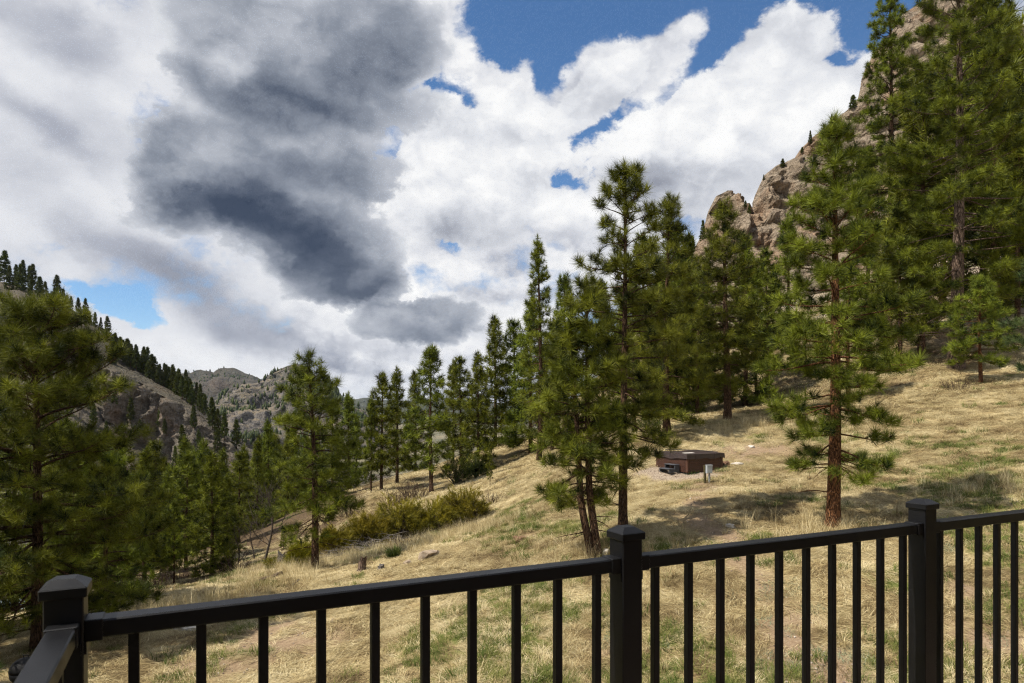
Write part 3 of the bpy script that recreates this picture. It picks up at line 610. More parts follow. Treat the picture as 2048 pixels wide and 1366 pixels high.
def pine_meshes(seed, Ht, cb, R, r0, K=60, ln=0.23, wd=0.007, gap=0.36, shape='pine', bark=None, leaf=None, twig=0.24, sway=0.02, lean=(0, 0), dead=8, open_=0.0, top_tip=1.0, sides=10, fork=None, base_pts=None, density=1.0):
    """trunk, limbs and needle crown of one pine standing at the origin; returns three meshes"""
    rng = np.random.default_rng(seed); n = 16; gap = gap * 1.28; twig = twig * 0.80
    t = np.linspace(0, 1, n); ph = rng.random(2) * 6.28
    tr = np.stack([lean[0] * t + sway * Ht * (np.sin(t * 4.4 + ph[0]) - math.sin(ph[0])) * 0.35, lean[1] * t + sway * Ht * (np.sin(t * 3.7 + ph[1]) - math.sin(ph[1])) * 0.35, t * Ht - 0.25 * (1 - t)], 1)
    if base_pts is not None: tr[:, :2] += np.array([np.interp(t, [q[0] for q in base_pts], [q[1] for q in base_pts]), np.interp(t, [q[0] for q in base_pts], [q[2] for q in base_pts])]).T
    rad = r0 * (1 - t) ** 0.85 * 0.94 + 0.012; rad[0] *= 1.32
    trunk = Tubes(); trunk.add(tr, rad, sides)
    at = lambda z: np.array([np.interp(z / Ht, t, tr[:, k]) for k in range(3)])
    lim = Tubes(); pos, dirs, scl, tin = [], [], [], []
    ksub = 4 if K >= 40 else 3
    def branch(z, az, L, e0, bare=False):
        p = at(z); m = max(4, int(L / 0.35) + 3); s = np.linspace(0, 1, m)
        e = np.radians(e0 + (-14 * np.sin(s * 3.1) + (34 - 0.45 * e0) * s ** 2.2 if not bare else -20 * s)) + rng.normal(0, 0.05, m).cumsum() * 0.6
        a = az + rng.normal(0, 0.10, m).cumsum()
        d = np.stack([np.cos(e) * np.cos(a), np.cos(e) * np.sin(a), np.sin(e)], 1)
        q = p + np.r_[np.zeros((1, 3)), np.cumsum(d[:-1] * (L / (m - 1)), 0)]
        rb = (0.010 + 0.011 * L) * (0.75 if bare else 1); lim.add(q, rb * (1 - s) ** 0.9 + 0.0045, ksub)
        if bare:
            for _ in range(int(L * 3)):
                k = rng.integers(1, m - 1); dd = d[k] + rng.normal(0, 0.6, 3); ll = L * 0.3 * rng.random()
                lim.add(np.array([q[k], q[k] + dd * ll * 0.5, q[k] + dd * ll + np.array([0, 0, -0.2 * ll])]), np.array([0.008, 0.006, 0.003]), 3)
            return
        def tuft(p_, d_, s_):
            pos.append(p_); dirs.append(d_ + np.array([0, 0, 0.25]) + rng.normal(0, 0.12, 3)); scl.append(s_ * (0.8 + 0.4 * rng.random())); tin.append(np.clip(rng.normal(0.43, 0.3), 0, 1))
        tuft(q[-1], d[-1], 1.05)
        nt = max(1, int(L / twig * density)); side = 1 if rng.random() < 0.5 else -1
        for j in range(nt):
            f = 1 - (1 - (0.26 + open_)) * (j + rng.random() * 0.7) / max(nt, 1)
            f = min(max(f, 0.22), 0.97); k = f * (m - 1); i0 = int(k); w = k - i0; i1 = min(i0 + 1, m - 1)
            p0 = q[i0] * (1 - w) + q[i1] * w; d0 = d[i0]; side = -side
            yaw = side * rng.uniform(0.55, 1.15); c, sn = math.cos(yaw), math.sin(yaw)
            dd = np.array([d0[0] * c - d0[1] * sn, d0[0] * sn + d0[1] * c, d0[2] + rng.uniform(-0.08, 0.42)]); dd /= np.linalg.norm(dd)
            ll = min(max((1.05 - f) * L * rng.uniform(0.45, 0.8), 0.14), 0.95)
            up = np.array([0, 0, 0.22 * ll])
            tw = np.array([p0, p0 + dd * ll * 0.55, p0 + dd * ll + up]); lim.add(tw, np.array([0.008, 0.0065, 0.004]), 3)
            tuft(tw[2], tw[2] - tw[1], 1.0)
            if ll > 0.34:
                for g in np.arange(0.30, ll - 0.12, 0.24):
                    pp = p0 + dd * g + up * (g / ll) ** 2; s2 = rng.choice((-1, 1)); c2, n2 = math.cos(s2 * 0.9), math.sin(s2 * 0.9)
                    d2 = np.array([dd[0] * c2 - dd[1] * n2, dd[0] * n2 + dd[1] * c2, dd[2] + rng.uniform(0, 0.5)])
                    e2 = pp + d2 * rng.uniform(0.10, 0.22); lim.add(np.array([pp, (pp + e2) / 2 + [0, 0, 0.01], e2]), np.array([0.006, 0.005, 0.004]), 3); tuft(e2, d2, 0.92)
    zb = cb * Ht; z = zb; az = rng.random() * 6.28
    while z < Ht * 0.975:
        u = (z - zb) / (Ht - zb)
        if shape == 'pine': prof = (1 - u) ** 0.62 * (0.66 + 0.34 * min(1, u / 0.22)) + 0.04
        elif shape == 'broad': prof = (1 - u ** 1.9) * (0.66 + 0.34 * min(1, u / 0.3)) + 0.04
        elif shape == 'dome': prof = (1 - u ** 3.0) * (0.75 + 0.25 * min(1, u / 0.25)) + 0.04
        elif shape == 'spire': prof = (1 - u) ** 0.95 * (0.8 + 0.2 * min(1, u / 0.15)) + 0.05
        else: prof = (1 - u) ** 0.9 + 0.04
        nb = 3 + int(rng.random() * 2.4 + density - 1)
        for k in range(nb):
            az += 2.399 + rng.normal(0, 0.25); L = R * prof * rng.uniform(0.62, 1.12) + 0.10
            if rng.random() < open_: L *= 0.55
            e0 = -12 + 62 * u ** 1.25 * top_tip + rng.normal(0, 8)
            branch(z + rng.uniform(-0.16, 0.16), az, L, e0)
            if rng.random() < 0.38 and u > 0.12: branch(z + rng.uniform(-0.3, 0.3) * gap, az + 1.3, L * rng.uniform(0.35, 0.6), e0 + 12)      # short inner shoot
        z += gap * rng.uniform(0.75, 1.25) * (1.0 - 0.45 * u)
    for g in np.arange(0.80, 1.0, 0.22 / max(Ht, 3)):      # leader
        p = at(g * Ht); d = rng.normal(0, 0.35, 3) + np.array([0, 0, 1.0]); pos.append(p); dirs.append(d); scl.append(0.85); tin.append(0.45)
    pos.append(at(Ht) + np.array([0, 0, 0.05])); dirs.append(np.array([0, 0, 1.0])); scl.append(1.1); tin.append(0.5)
    for _ in range(dead):
        zz = zb * rng.uniform(0.35, 1.15); branch(zz, rng.random() * 6.28, R * rng.uniform(0.3, 0.75), rng.uniform(-15, 10), True)
    crown = needles('crown', pos, dirs, scl, tin, K, ln, wd, rng, leaf or PINE)
    return trunk.mesh('trunk', bark or BARK), lim.mesh('limbs', bark or BARK), crown

def plant_tree(name, label, meshes, loc, rz=0.0, sc=(1, 1, 1), group=None, cat='pine tree', tilt=0.0):
    o = empty(name, loc, rz); o.scale = sc; o.rotation_euler[0] = tilt
    for nm, me in zip(('trunk', 'limbs', 'crown'), meshes): link(nm, me, o)
    return tag(o, label, cat, group)
def height_px(px, py_base, py_top, d): return (py_base - py_top) / F * d
def on_ground(px, d): x = (px - CX) / F * d; return x, d, Hs(x, d)
# ------------------------------------------------------------------ the pines that stand out, each grown for its place
def hero(name, label, px, d, top, seed, cb, Rpx, r0, **kw):
    x, y, z = on_ground(px, d); Ht = -(top - YH) / F * d - z
    rz = kw.pop('rz', 0.0); cat = kw.pop('cat', 'pine tree')
    ms = pine_meshes(seed, Ht, cb, Rpx / F * d, r0, **kw)
    return plant_tree(name, label, ms, (x, y, z), rz, cat=cat)
D = lambda d: d * S
hero('pine_tree', 'tall pine with reddish trunk standing alone on the slope right of the hot tub', 1665, D(17.1), 232, 11, 0.17, 152, 0.215, shape='broad', K=84, ln=0.33, wd=0.012, gap=0.38, bark=RED_BARK, twig=0.23, sway=0.012, lean=(0.25, 0.1), dead=9, open_=0.12)
hero('pine_tree', 'slender dark pine just behind the deck post, left of the hot tub', 1246, D(18), 330, 23, 0.24, 150, 0.155, K=84, ln=0.32, wd=0.012, gap=0.40, twig=0.27, dead=10, sway=0.010, open_=0.16)
def twin():
    x, y, z = on_ground(1193, D(16.4)); o = empty('twin_pine', (x, y, z))
    for k, (px, top, bx, Rr, sd) in enumerate(((1150, 640, -0.78, 112, 31), (1172, 560, -0.30, 120, 33))):
        Ht = -(top - YH) / F * y - z
        ms = pine_meshes(sd, Ht, 0.27, Rr / F * y, 0.125, K=84, ln=0.31, wd=0.012, gap=0.38, twig=0.26, dead=5, sway=0.008, base_pts=[(0, -0.10 if k == 0 else 0.08, 0), (0.25, bx * 0.62, 0.05 * k), (1, bx, 0.1 * k)])
        for nm, me in zip(('trunk', 'limbs', 'crown'), ms): link(nm, me, o)
    tag(o, 'pine with two leaning trunks from one foot behind the middle deck post', 'pine tree')
twin()
hero('pine_tree', 'lone pine with a bare lower trunk left of the golden junipers', 630, D(22), 708, 41, 0.27, 112, 0.155, K=70, ln=0.34, wd=0.0140, gap=0.38, twig=0.28, dead=9, lean=(-0.25, 0))
hero('pine_tree', 'large dark bushy pine filling the left edge behind the corner post', 74, D(15), 600, 51, 0.16, 255, 0.17, K=72, ln=0.31, wd=0.0105, gap=0.37, shape='dome', twig=0.24, sway=0.012, dead=6)
hero('pine_tree', 'small pine with thin trunk right of the corner post', 211, D(18.5), 905, 57, 0.18, 120, 0.09, K=70, ln=0.28, wd=0.012, gap=0.34, twig=0.25, dead=4)
def edge_pine(name, label, X, Y, top_z, seed, R, r0, **kw):
    z = Hs(X, Y); ms = pine_meshes(seed, top_z - z, kw.pop('cb', 0.12), R, r0, **kw); return plant_tree(name, label, ms, (X, Y, z))
edge_pine('pine_tree', 'nearest pine at the far left edge with bluish out of focus needles', -9.9, 10.6, -0.5, 61, 1.9, 0.11, K=60, ln=0.25, wd=0.009, gap=0.28, leaf=PINE_NEAR, twig=0.18)
edge_pine('pine_tree', 'pine at the right edge with only its bluish left branches in view', 21.6, 24.5, 10.5, 67, 3.1, 0.19, K=44, ln=0.29, wd=0.013, gap=0.34, leaf=PINE_NEAR, twig=0.2, cb=0.16)
hero('pine_tree', 'bushy pine with forked dark trunk behind the hot tub, left of the lone reddish pine', 1455, D(33), 402, 71, 0.17, 92, 0.24, K=44, ln=0.42, wd=0.018, gap=0.42, twig=0.30, dead=6, shape='broad')
hero('pine_tree', 'pine with twisted top directly behind the slender dark pine', 1334, D(31), 392, 73, 0.10, 92, 0.22, K=44, ln=0.42, wd=0.018, gap=0.42, twig=0.30, dead=3, sway=0.02)
hero('big_pine', 'biggest pine with thick pale trunk at the upper right', 1912, D(38), -130, 77, 0.14, 178, 0.46, K=44, ln=0.48, wd=0.022, gap=0.74, twig=0.36, dead=14, open_=0.2, shape='broad', bark=BIG_BARK, sides=14, sway=0.012, density=1.15)
hero('pine_tree', 'very tall slim pine left of the biggest pine, open at the top', 1776, D(46), -60, 79, 0.12, 100, 0.33, K=32, ln=0.40, wd=0.026, gap=0.46, twig=0.27, dead=9, shape='pine', open_=0.2)
hero('pine_tree', 'small reddish stemmed pine just below the biggest pine', 1962, D(34), 560, 83, 0.26, 75, 0.12, K=32, ln=0.36, wd=0.022, gap=0.36, twig=0.22, bark=RED_BARK)
hero('pine_tree', 'tall pine with top showing at the upper right corner', 2012, D(52), -15, 87, 0.2, 75, 0.3, K=28, ln=0.42, wd=0.032, gap=0.6, twig=0.30)
hero('pine_tree', 'reddish trunk of the pine hidden behind the lone reddish pine', 1697, D(35), 520, 89, 0.22, 70, 0.16, K=30, ln=0.36, wd=0.024, gap=0.4, twig=0.25, bark=RED_BARK)
hero('pine_tree', 'thin dark stemmed pine between the bushy pine and the lone reddish pine', 1513, D(42), 520, 91, 0.22, 55, 0.12, K=28, ln=0.38, wd=0.028, gap=0.45, twig=0.27, dead=12, open_=0.2)
hero('pine_tree', 'tall pine with a narrow open top left of the pine with two trunks', 1078, D(38), 472, 93, 0.14, 62, 0.2, K=32, ln=0.36, wd=0.024, gap=0.42, twig=0.24, open_=0.15, shape='spire')

# middle distance pines share a few grown shapes
MID = [pine_meshes(200 + i, 10.0, cb, R, 0.15, K=26, ln=0.46, wd=0.034, gap=0.38, twig=0.30, shape=sh, dead=8, sides=7, open_=op, sway=0.012) for i, (cb, R, sh, op) in enumerate(((0.18, 1.95, 'pine', 0.05), (0.10, 2.1, 'spire', 0.0), (0.22, 1.8, 'pine', 0.15), (0.06, 2.1, 'cone', 0.0), (0.15, 1.9, 'spire', 0.1)))]
def mid_tree(label, px, d, top, k, rz, wide=1.0, group=None, name='pine_tree'):
    x, y, z = on_ground(px, d); h = -(top - YH) / F * d - z; s = h / 10.0
    return plant_tree(name, label, MID[k], (x, y, z), rz, (s * wide, s * wide, s), group)
for i, (px, d, top, k, w, label) in enumerate([
    (763, 42, 748, 0, 1.0, 'pine with bare straight stem near the left end of the row below the hill'),
    (742, 41.5, 800, 2, 0.7, 'thin stemmed pine left beside the bare straight stem of the row'),
    (794, 46, 737, 4, 1.0, 'narrow pointed pine second in the row left of the tall middle one'),
    (863, 40, 696, 2, 1.05, 'tallest pine in the middle of the row, above the dark juniper'),
    (830, 54, 744, 1, 1.0, 'pine tucked behind the tallest pine of the row'),
    (922, 48, 716, 0, 1.05, 'pale stemmed pine right of the tallest one in the row'),
    (906, 55, 722, 4, 0.9, 'slim pine top behind the pale stemmed pine of the row'),
    (956, 46, 706, 1, 0.95, 'dark stemmed pine near the right end of the row'),
    (698, 50, 786, 4, 0.95, 'short pointed pine right beside the lone pine'),
    (713, 53, 830, 3, 0.9, 'low pine behind the short pointed one'),
    (665, 46, 800, 1, 0.9, 'half hidden pine right behind the lone pine'),
    (990, 56, 634, 1, 1.0, 'dense tall pine in the pair right of the row, left one'),
    (1030, 57, 642, 0, 1.1, 'dense tall pine in the pair right of the row, right one'),
    (1128, 56, 553, 2, 0.8, 'narrow far pine top between the open topped pine and the slender dark pine'),
    (1105, 44, 640, 0, 1.0, 'pine behind the crown of the pine with two trunks'),
    (1205, 50, 560, 1, 0.9, 'pine seen through the slender dark pine'),
    (1290, 44, 470, 0, 1.0, 'pine showing between the slender dark pine and the twisted top'),
    (1375, 46, 470, 1, 1.0, 'pine left of the bushy forked pine'),
    (1412, 50, 520, 4, 0.9, 'thin stem pine behind the bushy forked pine'),
    (1545, 58, 540, 3, 0.9, 'pine left behind the lone reddish pine'),
    (1850, 48, 470, 1, 0.8, 'pine between the two tallest pines'),
    (1843, 42, 140, 0, 0.85, 'pine filling the gap just left of the biggest pine'),
    (1965, 50, 60, 1, 0.9, 'pine close behind the right side of the biggest pine'),
    (1885, 58, 110, 0, 0.9, 'pine far behind the biggest pine'),
    (1352, 40, 455, 1, 1.05, 'dark pine close right of the twisted topped pine'),
    (1395, 38, 545, 0, 1.0, 'lower pine just left of the bushy forked pine'),
    (1490, 40, 470, 1, 0.95, 'pine close right behind the bushy forked pine'),
    (1535, 45, 500, 0, 1.0, 'pine half hidden by the left side of the lone reddish pine'),
    (1575, 52, 430, 4, 1.0, 'tall pine behind the left side of the lone reddish pine'),
    (1735, 50, 300, 1, 0.9, 'tall pine behind the right side of the lone reddish pine'),
    (1800, 41, 420, 0, 1.0, 'middling pine right of the lone reddish pine'),
    (1268, 37, 540, 0, 1.0, 'pine just right behind the slender dark pine'),
    (1062, 48, 600, 1, 1.0, 'pine left behind the open topped pine'),
    (2035, 44, 260, 0, 0.95, 'pine at the right edge behind the bluish branches'),
    (240, 24, 880, 0, 1.2, 'bushy pine behind the small pine right of the corner post'),
    (150, 23, 860, 1, 1.2, 'pine behind the large dark bushy pine on the left'),
    (290, 27, 900, 1, 1.15, 'pine just left of the thin stemmed small one'),
    (372, 31, 905, 0, 1.1, 'pine left behind the bright green pointed one'),
    (110, 29, 800, 0, 1.2, 'tall pine deep behind the large dark bushy pine'),
    (30, 26, 830, 1, 1.2, 'pine behind the left edge bluish pine'),
    (455, 30, 950, 3, 1.0, 'young pine right in front of the rounded one'),
    (1990, 47, -30, 0, 0.95, 'tall pine right behind the biggest pine, past the top of the view'),
    (1590, 46, 640, 3, 0.9, 'low dark spruce like pine behind the lone reddish pine'),
    (1250, 60, 600, 3, 1.0, 'far pine low behind the slender dark pine'),
    (1440, 70, 560, 1, 0.9, 'pine on the upper slope below the rock spire'),
    (1330, 66, 520, 4, 1.0, 'pine on the upper slope behind the twisted topped pine'),
    (980, 34, 888, 2, 0.6, 'small sapling pine beside the dark juniper'),
    (567, 30, 1052, 3, 0.9, 'small young pine left of the lone pine'),
    (424, 26, 905, 1, 1.15, 'bright green pointed pine at the edge of the left meadow'),
    (348, 24, 1000, 2, 0.8, 'thin stemmed small pine left of the bright green pointed one'),
    (515, 40, 880, 1, 0.9, 'pointed pine left of the lone pine'),
    (478, 36, 905, 0, 1.1, 'rounded pine right beside the bright green pointed one'),
    (575, 48, 868, 3, 0.9, 'pine close left behind the lone pine')]):
    mid_tree(label, px, D(d), top, k, i * 1.7, w)

# pines added out of view past the left edge to shade the pines there
for i, (X, Y, h, k) in enumerate(((-17.8, 15.6, 12.5, 0), (-16.6, 12.0, 12.0, 1), (-21.5, 18.5, 14.0, 0), (-19.5, 21.5, 13.0, 1), (-14.6, 8.6, 9.5, 0))):
    s = h / 10.0; plant_tree('pine_tree', 'unseen pine added just past the left edge of the view, %s from the deck' % nth((3, 1, 4, 2, 0)[i]), MID[k], (X, Y, Hs(X, Y)), i * 1.9, (s * 1.15, s * 1.15, s), 'added pines past the left edge')

# the wood in the valley on the left, below the rocky hill
rnd = random.Random(5)
VALLEY = sorted([(rnd.uniform(130, 640), rnd.uniform(62, 135)) for _ in range(72)])
for i, (px, d) in enumerate(VALLEY):
    x, y, z = on_ground(px, d); top = rnd.uniform(858, 935) + (40 if px < 260 else 0) - 20 * (px > 450)
    h = -(top - YH) / F * d - z
    if h < 5: h = 5
    if h > 19: h = rnd.uniform(15, 19)
    k = rnd.choice((0, 1, 1, 3, 4)); s = h / 10.0
    plant_tree('valley_pine', 'valley pine below the rocky hill, %s from the left in the wood' % nth(i), MID[k], (x, y, z), rnd.uniform(0, 6), (s * 0.85, s * 0.85, s), 'pines of the valley wood')
# pines standing on the rocky hill
FARP = [pine_meshes(300 + i, 10.0, cb, R, 0.14, K=14, ln=0.62, wd=0.15, gap=0.42, twig=0.5, shape=sh, dead=0, sides=5, leaf=FAR_PINE) for i, (cb, R, sh) in enumerate(((0.14, 1.9, 'pine'), (0.08, 2.0, 'cone'), (0.2, 1.6, 'pine')))]
def on_surface(G, px, py, dx=0):      # nearest surface point of a rock face seen at that pixel
    P = G.reshape(-1, 3); u = P[:, 0] / P[:, 1] * F + CX; v = YH - P[:, 2] / P[:, 1] * F
    q = (u - px) ** 2 + (v - py) ** 2; c = np.nonzero(q < max(q.min() * 1.5, 30))[0]; j = c[np.argmin(P[c, 1])]
    return tuple(P[j])
RIDGE = [(12, 562, 52), (33, 566, 34), (46, 568, 42), (58, 570, 36), (70, 578, 42), (83, 585, 30), (116, 604, 46), (126, 610, 30), (136, 614, 22), (143, 618, 24), (158, 628, 30), (172, 636, 36), (183, 645, 20), (193, 652, 26), (204, 658, 22), (219, 668, 32), (232, 720, 44), (222, 722, 40),
         (256, 726, 44), (266, 734, 38), (277, 738, 42), (290, 742, 42), (300, 752, 30), (309, 758, 40), (318, 764, 30), (328, 768, 38), (338, 772, 36), (348, 778, 40), (357, 786, 42), (366, 794, 38), (376, 798, 36), (384, 806, 34), (398, 818, 30), (412, 826, 34), (428, 856, 52), (440, 866, 40), (452, 880, 42), (470, 895, 44), (96, 640, 26), (150, 690, 30), (175, 705, 26)]
rr = random.Random(8)
RIDGE += [(x + rr.randint(-5, 5), int(566 + 0.60 * max(0, x - 40) + (22 if x > 215 else 4) + rr.uniform(0, 10)), rr.randint(26, 44)) for x in list(range(20, 130, 14)) + list(range(225, 420, 9))]
RIDGE += [(x, int(745 + 0.42 * (x - 60) + rr.uniform(-25, 95)), rr.randint(24, 40)) for x in range(60, 450, 17)]
RIDGE.sort()
for i, (px, py, hp) in enumerate(RIDGE):
    x, y, z = on_surface(HILL, px, py); s = hp * 1.25 / F * y / 10.0
    plant_tree('hill_pine', 'pine on the left rocky hill, %s from the left edge' % nth(i), FARP[i % 3], (x, y, z - 0.4), i * 1.3, (s, s, s), 'pines on the rocky hill')
CLIFFP = sorted([(1702, 214, 30, 0), (1660, 250, 26, 2), (1618, 284, 24, 1), (1600, 302, 14, 0), (1561, 332, 20, 0), (1524, 358, 14, 2), (1486, 412, 14, 0), (1503, 420, 20, 1), (1402, 474, 40, 1), (1383, 506, 36, 1)])
for i, (px, py, hp, k) in enumerate(CLIFFP):
    x, y, z = on_surface(CLIFF, px, py); s = hp / F * y / 10.0; w = 1.5 if k == 0 else 1.0
    plant_tree('cliff_pine', 'little pine on the crest of the right cliff, %s from the left' % nth(i), FARP[k], (x, y, z - 0.3), i * 2.1, (s * w, s * w, s), 'little pines along the cliff crest')
# specks of forest on the far mountains: past counting
def mountain_trees():
    rng = np.random.default_rng(9); V, Fc, tn = [], [], []; n = 0
    for G, cnt, h0, h1 in ((M1, 1500, 6, 13), (M2, 500, 8, 15)):
        P = G[:, : G.shape[1] - 6].reshape(-1, 3); u = P[:, 0] / P[:, 1] * F + CX; P = P[(u > 330) & (u < 760)]
        w = np.clip(0.12 + fbm(P * (0.008 if G is M1 else 0.004), 4, 0.6, 71), 0.02, 1); idx = rng.choice(len(P), cnt, p=w / w.sum())
        for j in idx:
            p = P[j] + rng.normal(0, 4, 3) * [1, 1, 0]; h = rng.uniform(h0, h1); r = h * rng.uniform(0.2, 0.32); k = 6; a0 = rng.random() * 6
            ring = [(p[0] + r * math.cos(a0 + q * 6.283 / k) * rng.uniform(0.7, 1.2), p[1] + r * math.sin(a0 + q * 6.283 / k), p[2] + h * (0.12 + 0.12 * rng.random())) for q in range(k)]
            ring2 = [(p[0] + 0.55 * r * math.cos(a0 + q * 6.283 / k) * rng.uniform(0.7, 1.3), p[1] + 0.55 * r * math.sin(a0 + q * 6.283 / k), p[2] + h * (0.5 + 0.15 * rng.random())) for q in range(k)]
            V += ring + ring2 + [(p[0], p[1], p[2] + h), (p[0], p[1], p[2] - 2)]
            for q in range(k):
                q2 = (q + 1) % k
                Fc += [(n + q, n + q2, n + k + q), (n + q2, n + k + q2, n + k + q), (n + k + q, n + k + q2, n + 2 * k), (n + q2, n + q, n + 2 * k + 1)]
            tn += [rng.random()] * (2 * k + 2); n += 2 * k + 2
    me = mesh_np('mountain_forest', np.array(V), np.array(Fc), 3, FAR_PINE, False, {'tint': np.array(tn) * 0.4})
    tag(link('mountain_forest', me), 'dark specks of pine forest scattered over the far mountains', 'forest', kind='stuff')
mountain_trees()
# ------------------------------------------------------------------ grass: past counting, clumps laid over the hillside
def blade_clump(name, n, seed, r, hmin, hmax, lean, lay, wd, material, up=0.6):
    rng = np.random.default_rng(seed); V = []; Fc = []; bl = []
    for i in range(n):
        bl += [rng.random()] * 5; a = rng.random() * 6.283; q = r * math.sqrt(rng.random()); p = np.array([q * math.cos(a), q * math.sin(a), -0.02])
        L = rng.uniform(hmin, hmax); az = rng.normal(0, lean); d = np.array([math.cos(az), math.sin(az), 0]); w = wd * rng.uniform(0.6, 1.3)
        e0 = rng.uniform(up * 0.6, up * 1.2); s = np.array([-d[1], d[0], 0]) * w * 0.5
        p1 = p + (d * math.cos(e0) + np.array([0, 0, math.sin(e0)])) * L * 0.45
        e1 = e0 - lay * rng.uniform(0.6, 1.3); p2 = p1 + (d * math.cos(e1) + np.array([0, 0, math.sin(e1)])) * L * 0.55 + rng.normal(0, 0.02, 3)
        p2[2] = max(p2[2], 0.006); b = len(V); V += [p - s, p + s, p1 + s * 0.8, p1 - s * 0.8, p2]; Fc += [(b, b + 1, b + 2), (b, b + 2, b + 3), (b + 3, b + 2, b + 4)]
    return bpy.data.objects.new(name, mesh_np(name, np.array(V), np.array(Fc), 3, material, False, {'blade': np.array(bl)}))
def grass_material(name, green=False, sage=False):
    m, T = mat(name); g = T.n('ShaderNodeNewGeometry').outputs['Position']
    tn = T.n('ShaderNodeAttribute', attribute_name='tone', attribute_type='INSTANCER').outputs['Fac']
    tn = T.m('ADD', tn, T.m('MULTIPLY', T.m('SUBTRACT', T.n('ShaderNodeAttribute', attribute_name='blade').outputs['Fac'], 0.5), 0.7), clamp=True)
    if green: c = T.ramp(tn, [(0.0, (0.075, 0.110, 0.020)), (0.6, (0.135, 0.165, 0.032)), (1.0, (0.24, 0.23, 0.07))])
    elif sage: c = T.ramp(tn, [(0.0, (0.16, 0.19, 0.11)), (1.0, (0.30, 0.31, 0.19))])
    else: c = straw_colours(T, g, tn)
    p = T.n('ShaderNodeBsdfPrincipled', {'Base Color': c, 'Roughness': 0.7, 'Specular IOR Level': 0.2})
    t = T.n('ShaderNodeBsdfTranslucent', {'Color': c}); x = T.n('ShaderNodeMixShader', {0: 0.18, 1: p.outputs[0], 2: t.outputs[0]})
    T.n('ShaderNodeOutputMaterial', {0: x.outputs[0]}); return m
def scatter(name, label, cat, objs, pts, yaw, scl, tone, tiltx=None, seed=0):
    """one object of instanced clumps at the given points"""
    n = len(pts); me = bpy.data.meshes.new(name); me.vertices.add(n); me.vertices.foreach_set('co', np.ascontiguousarray(pts, np.float32).ravel())
    rng = np.random.default_rng(seed); idx = rng.integers(0, len(objs), n)
    for an, ty, av in (('yaw', 'FLOAT', yaw), ('scl', 'FLOAT', scl), ('tone', 'FLOAT', tone), ('idx', 'INT', idx)):
        a = me.attributes.new(an, ty, 'POINT'); a.data.foreach_set('value', np.ascontiguousarray(av, np.float32 if ty == 'FLOAT' else np.int32))
    nr = me.attributes.new('nrm', 'FLOAT_VECTOR', 'POINT'); x, y = pts[:, 0], pts[:, 1]
    gx = (H(x + 0.4, y) - H(x - 0.4, y)) / 0.8; gy = (H(x, y + 0.4) - H(x, y - 0.4)) / 0.8
    nr.data.foreach_set('vector', np.stack([-gx, -gy, np.ones(n)], 1).astype(np.float32).ravel())
    o = link(name, me); tag(o, label, cat, kind='stuff')
    ng = bpy.data.node_groups.new(name + '_scatter', 'GeometryNodeTree')
    ng.interface.new_socket('Geometry', in_out='INPUT', socket_type='NodeSocketGeometry'); ng.interface.new_socket('Geometry', in_out='OUTPUT', socket_type='NodeSocketGeometry')
    N = ng.nodes; Lk = ng.links.new; gi = N.new('NodeGroupInput'); go = N.new('NodeGroupOutput'); jn = N.new('GeometryNodeJoinGeometry')
    def attr(nm, ty):
        a = N.new('GeometryNodeInputNamedAttribute'); a.data_type = ty; a.inputs[0].default_value = nm; return a.outputs[0]
    al = N.new('FunctionNodeAlignRotationToVector'); al.axis = 'Z'; Lk(attr('nrm', 'FLOAT_VECTOR'), al.inputs['Vector'])
    ax = N.new('FunctionNodeAxisAngleToRotation'); ax.inputs[0].default_value = (0, 0, 1); Lk(attr('yaw', 'FLOAT'), ax.inputs[1])
    rr = N.new('FunctionNodeRotateRotation'); rr.rotation_space = 'LOCAL'; Lk(al.outputs[0], rr.inputs[0]); Lk(ax.outputs[0], rr.inputs[1])
    for k, ob in enumerate(objs):
        ip = N.new('GeometryNodeInstanceOnPoints'); oi = N.new('GeometryNodeObjectInfo'); oi.inputs[0].default_value = ob
        cm = N.new('FunctionNodeCompare'); cm.data_type = 'INT'; cm.operation = 'EQUAL'
        ci = [s for s in cm.inputs if s.type == 'INT']; Lk(attr('idx', 'INT'), ci[0]); ci[1].default_value = k
        Lk(gi.outputs[0], ip.inputs['Points']); Lk(cm.outputs[0], ip.inputs['Selection']); Lk(oi.outputs['Geometry'], ip.inputs['Instance'])
        Lk(rr.outputs[0], ip.inputs['Rotation']); Lk(attr('scl', 'FLOAT'), ip.inputs['Scale']); Lk(ip.outputs[0], jn.inputs[0])
    Lk(jn.outputs[0], go.inputs[0]); md = o.modifiers.new('scatter', 'NODES'); md.node_group = ng
    return o
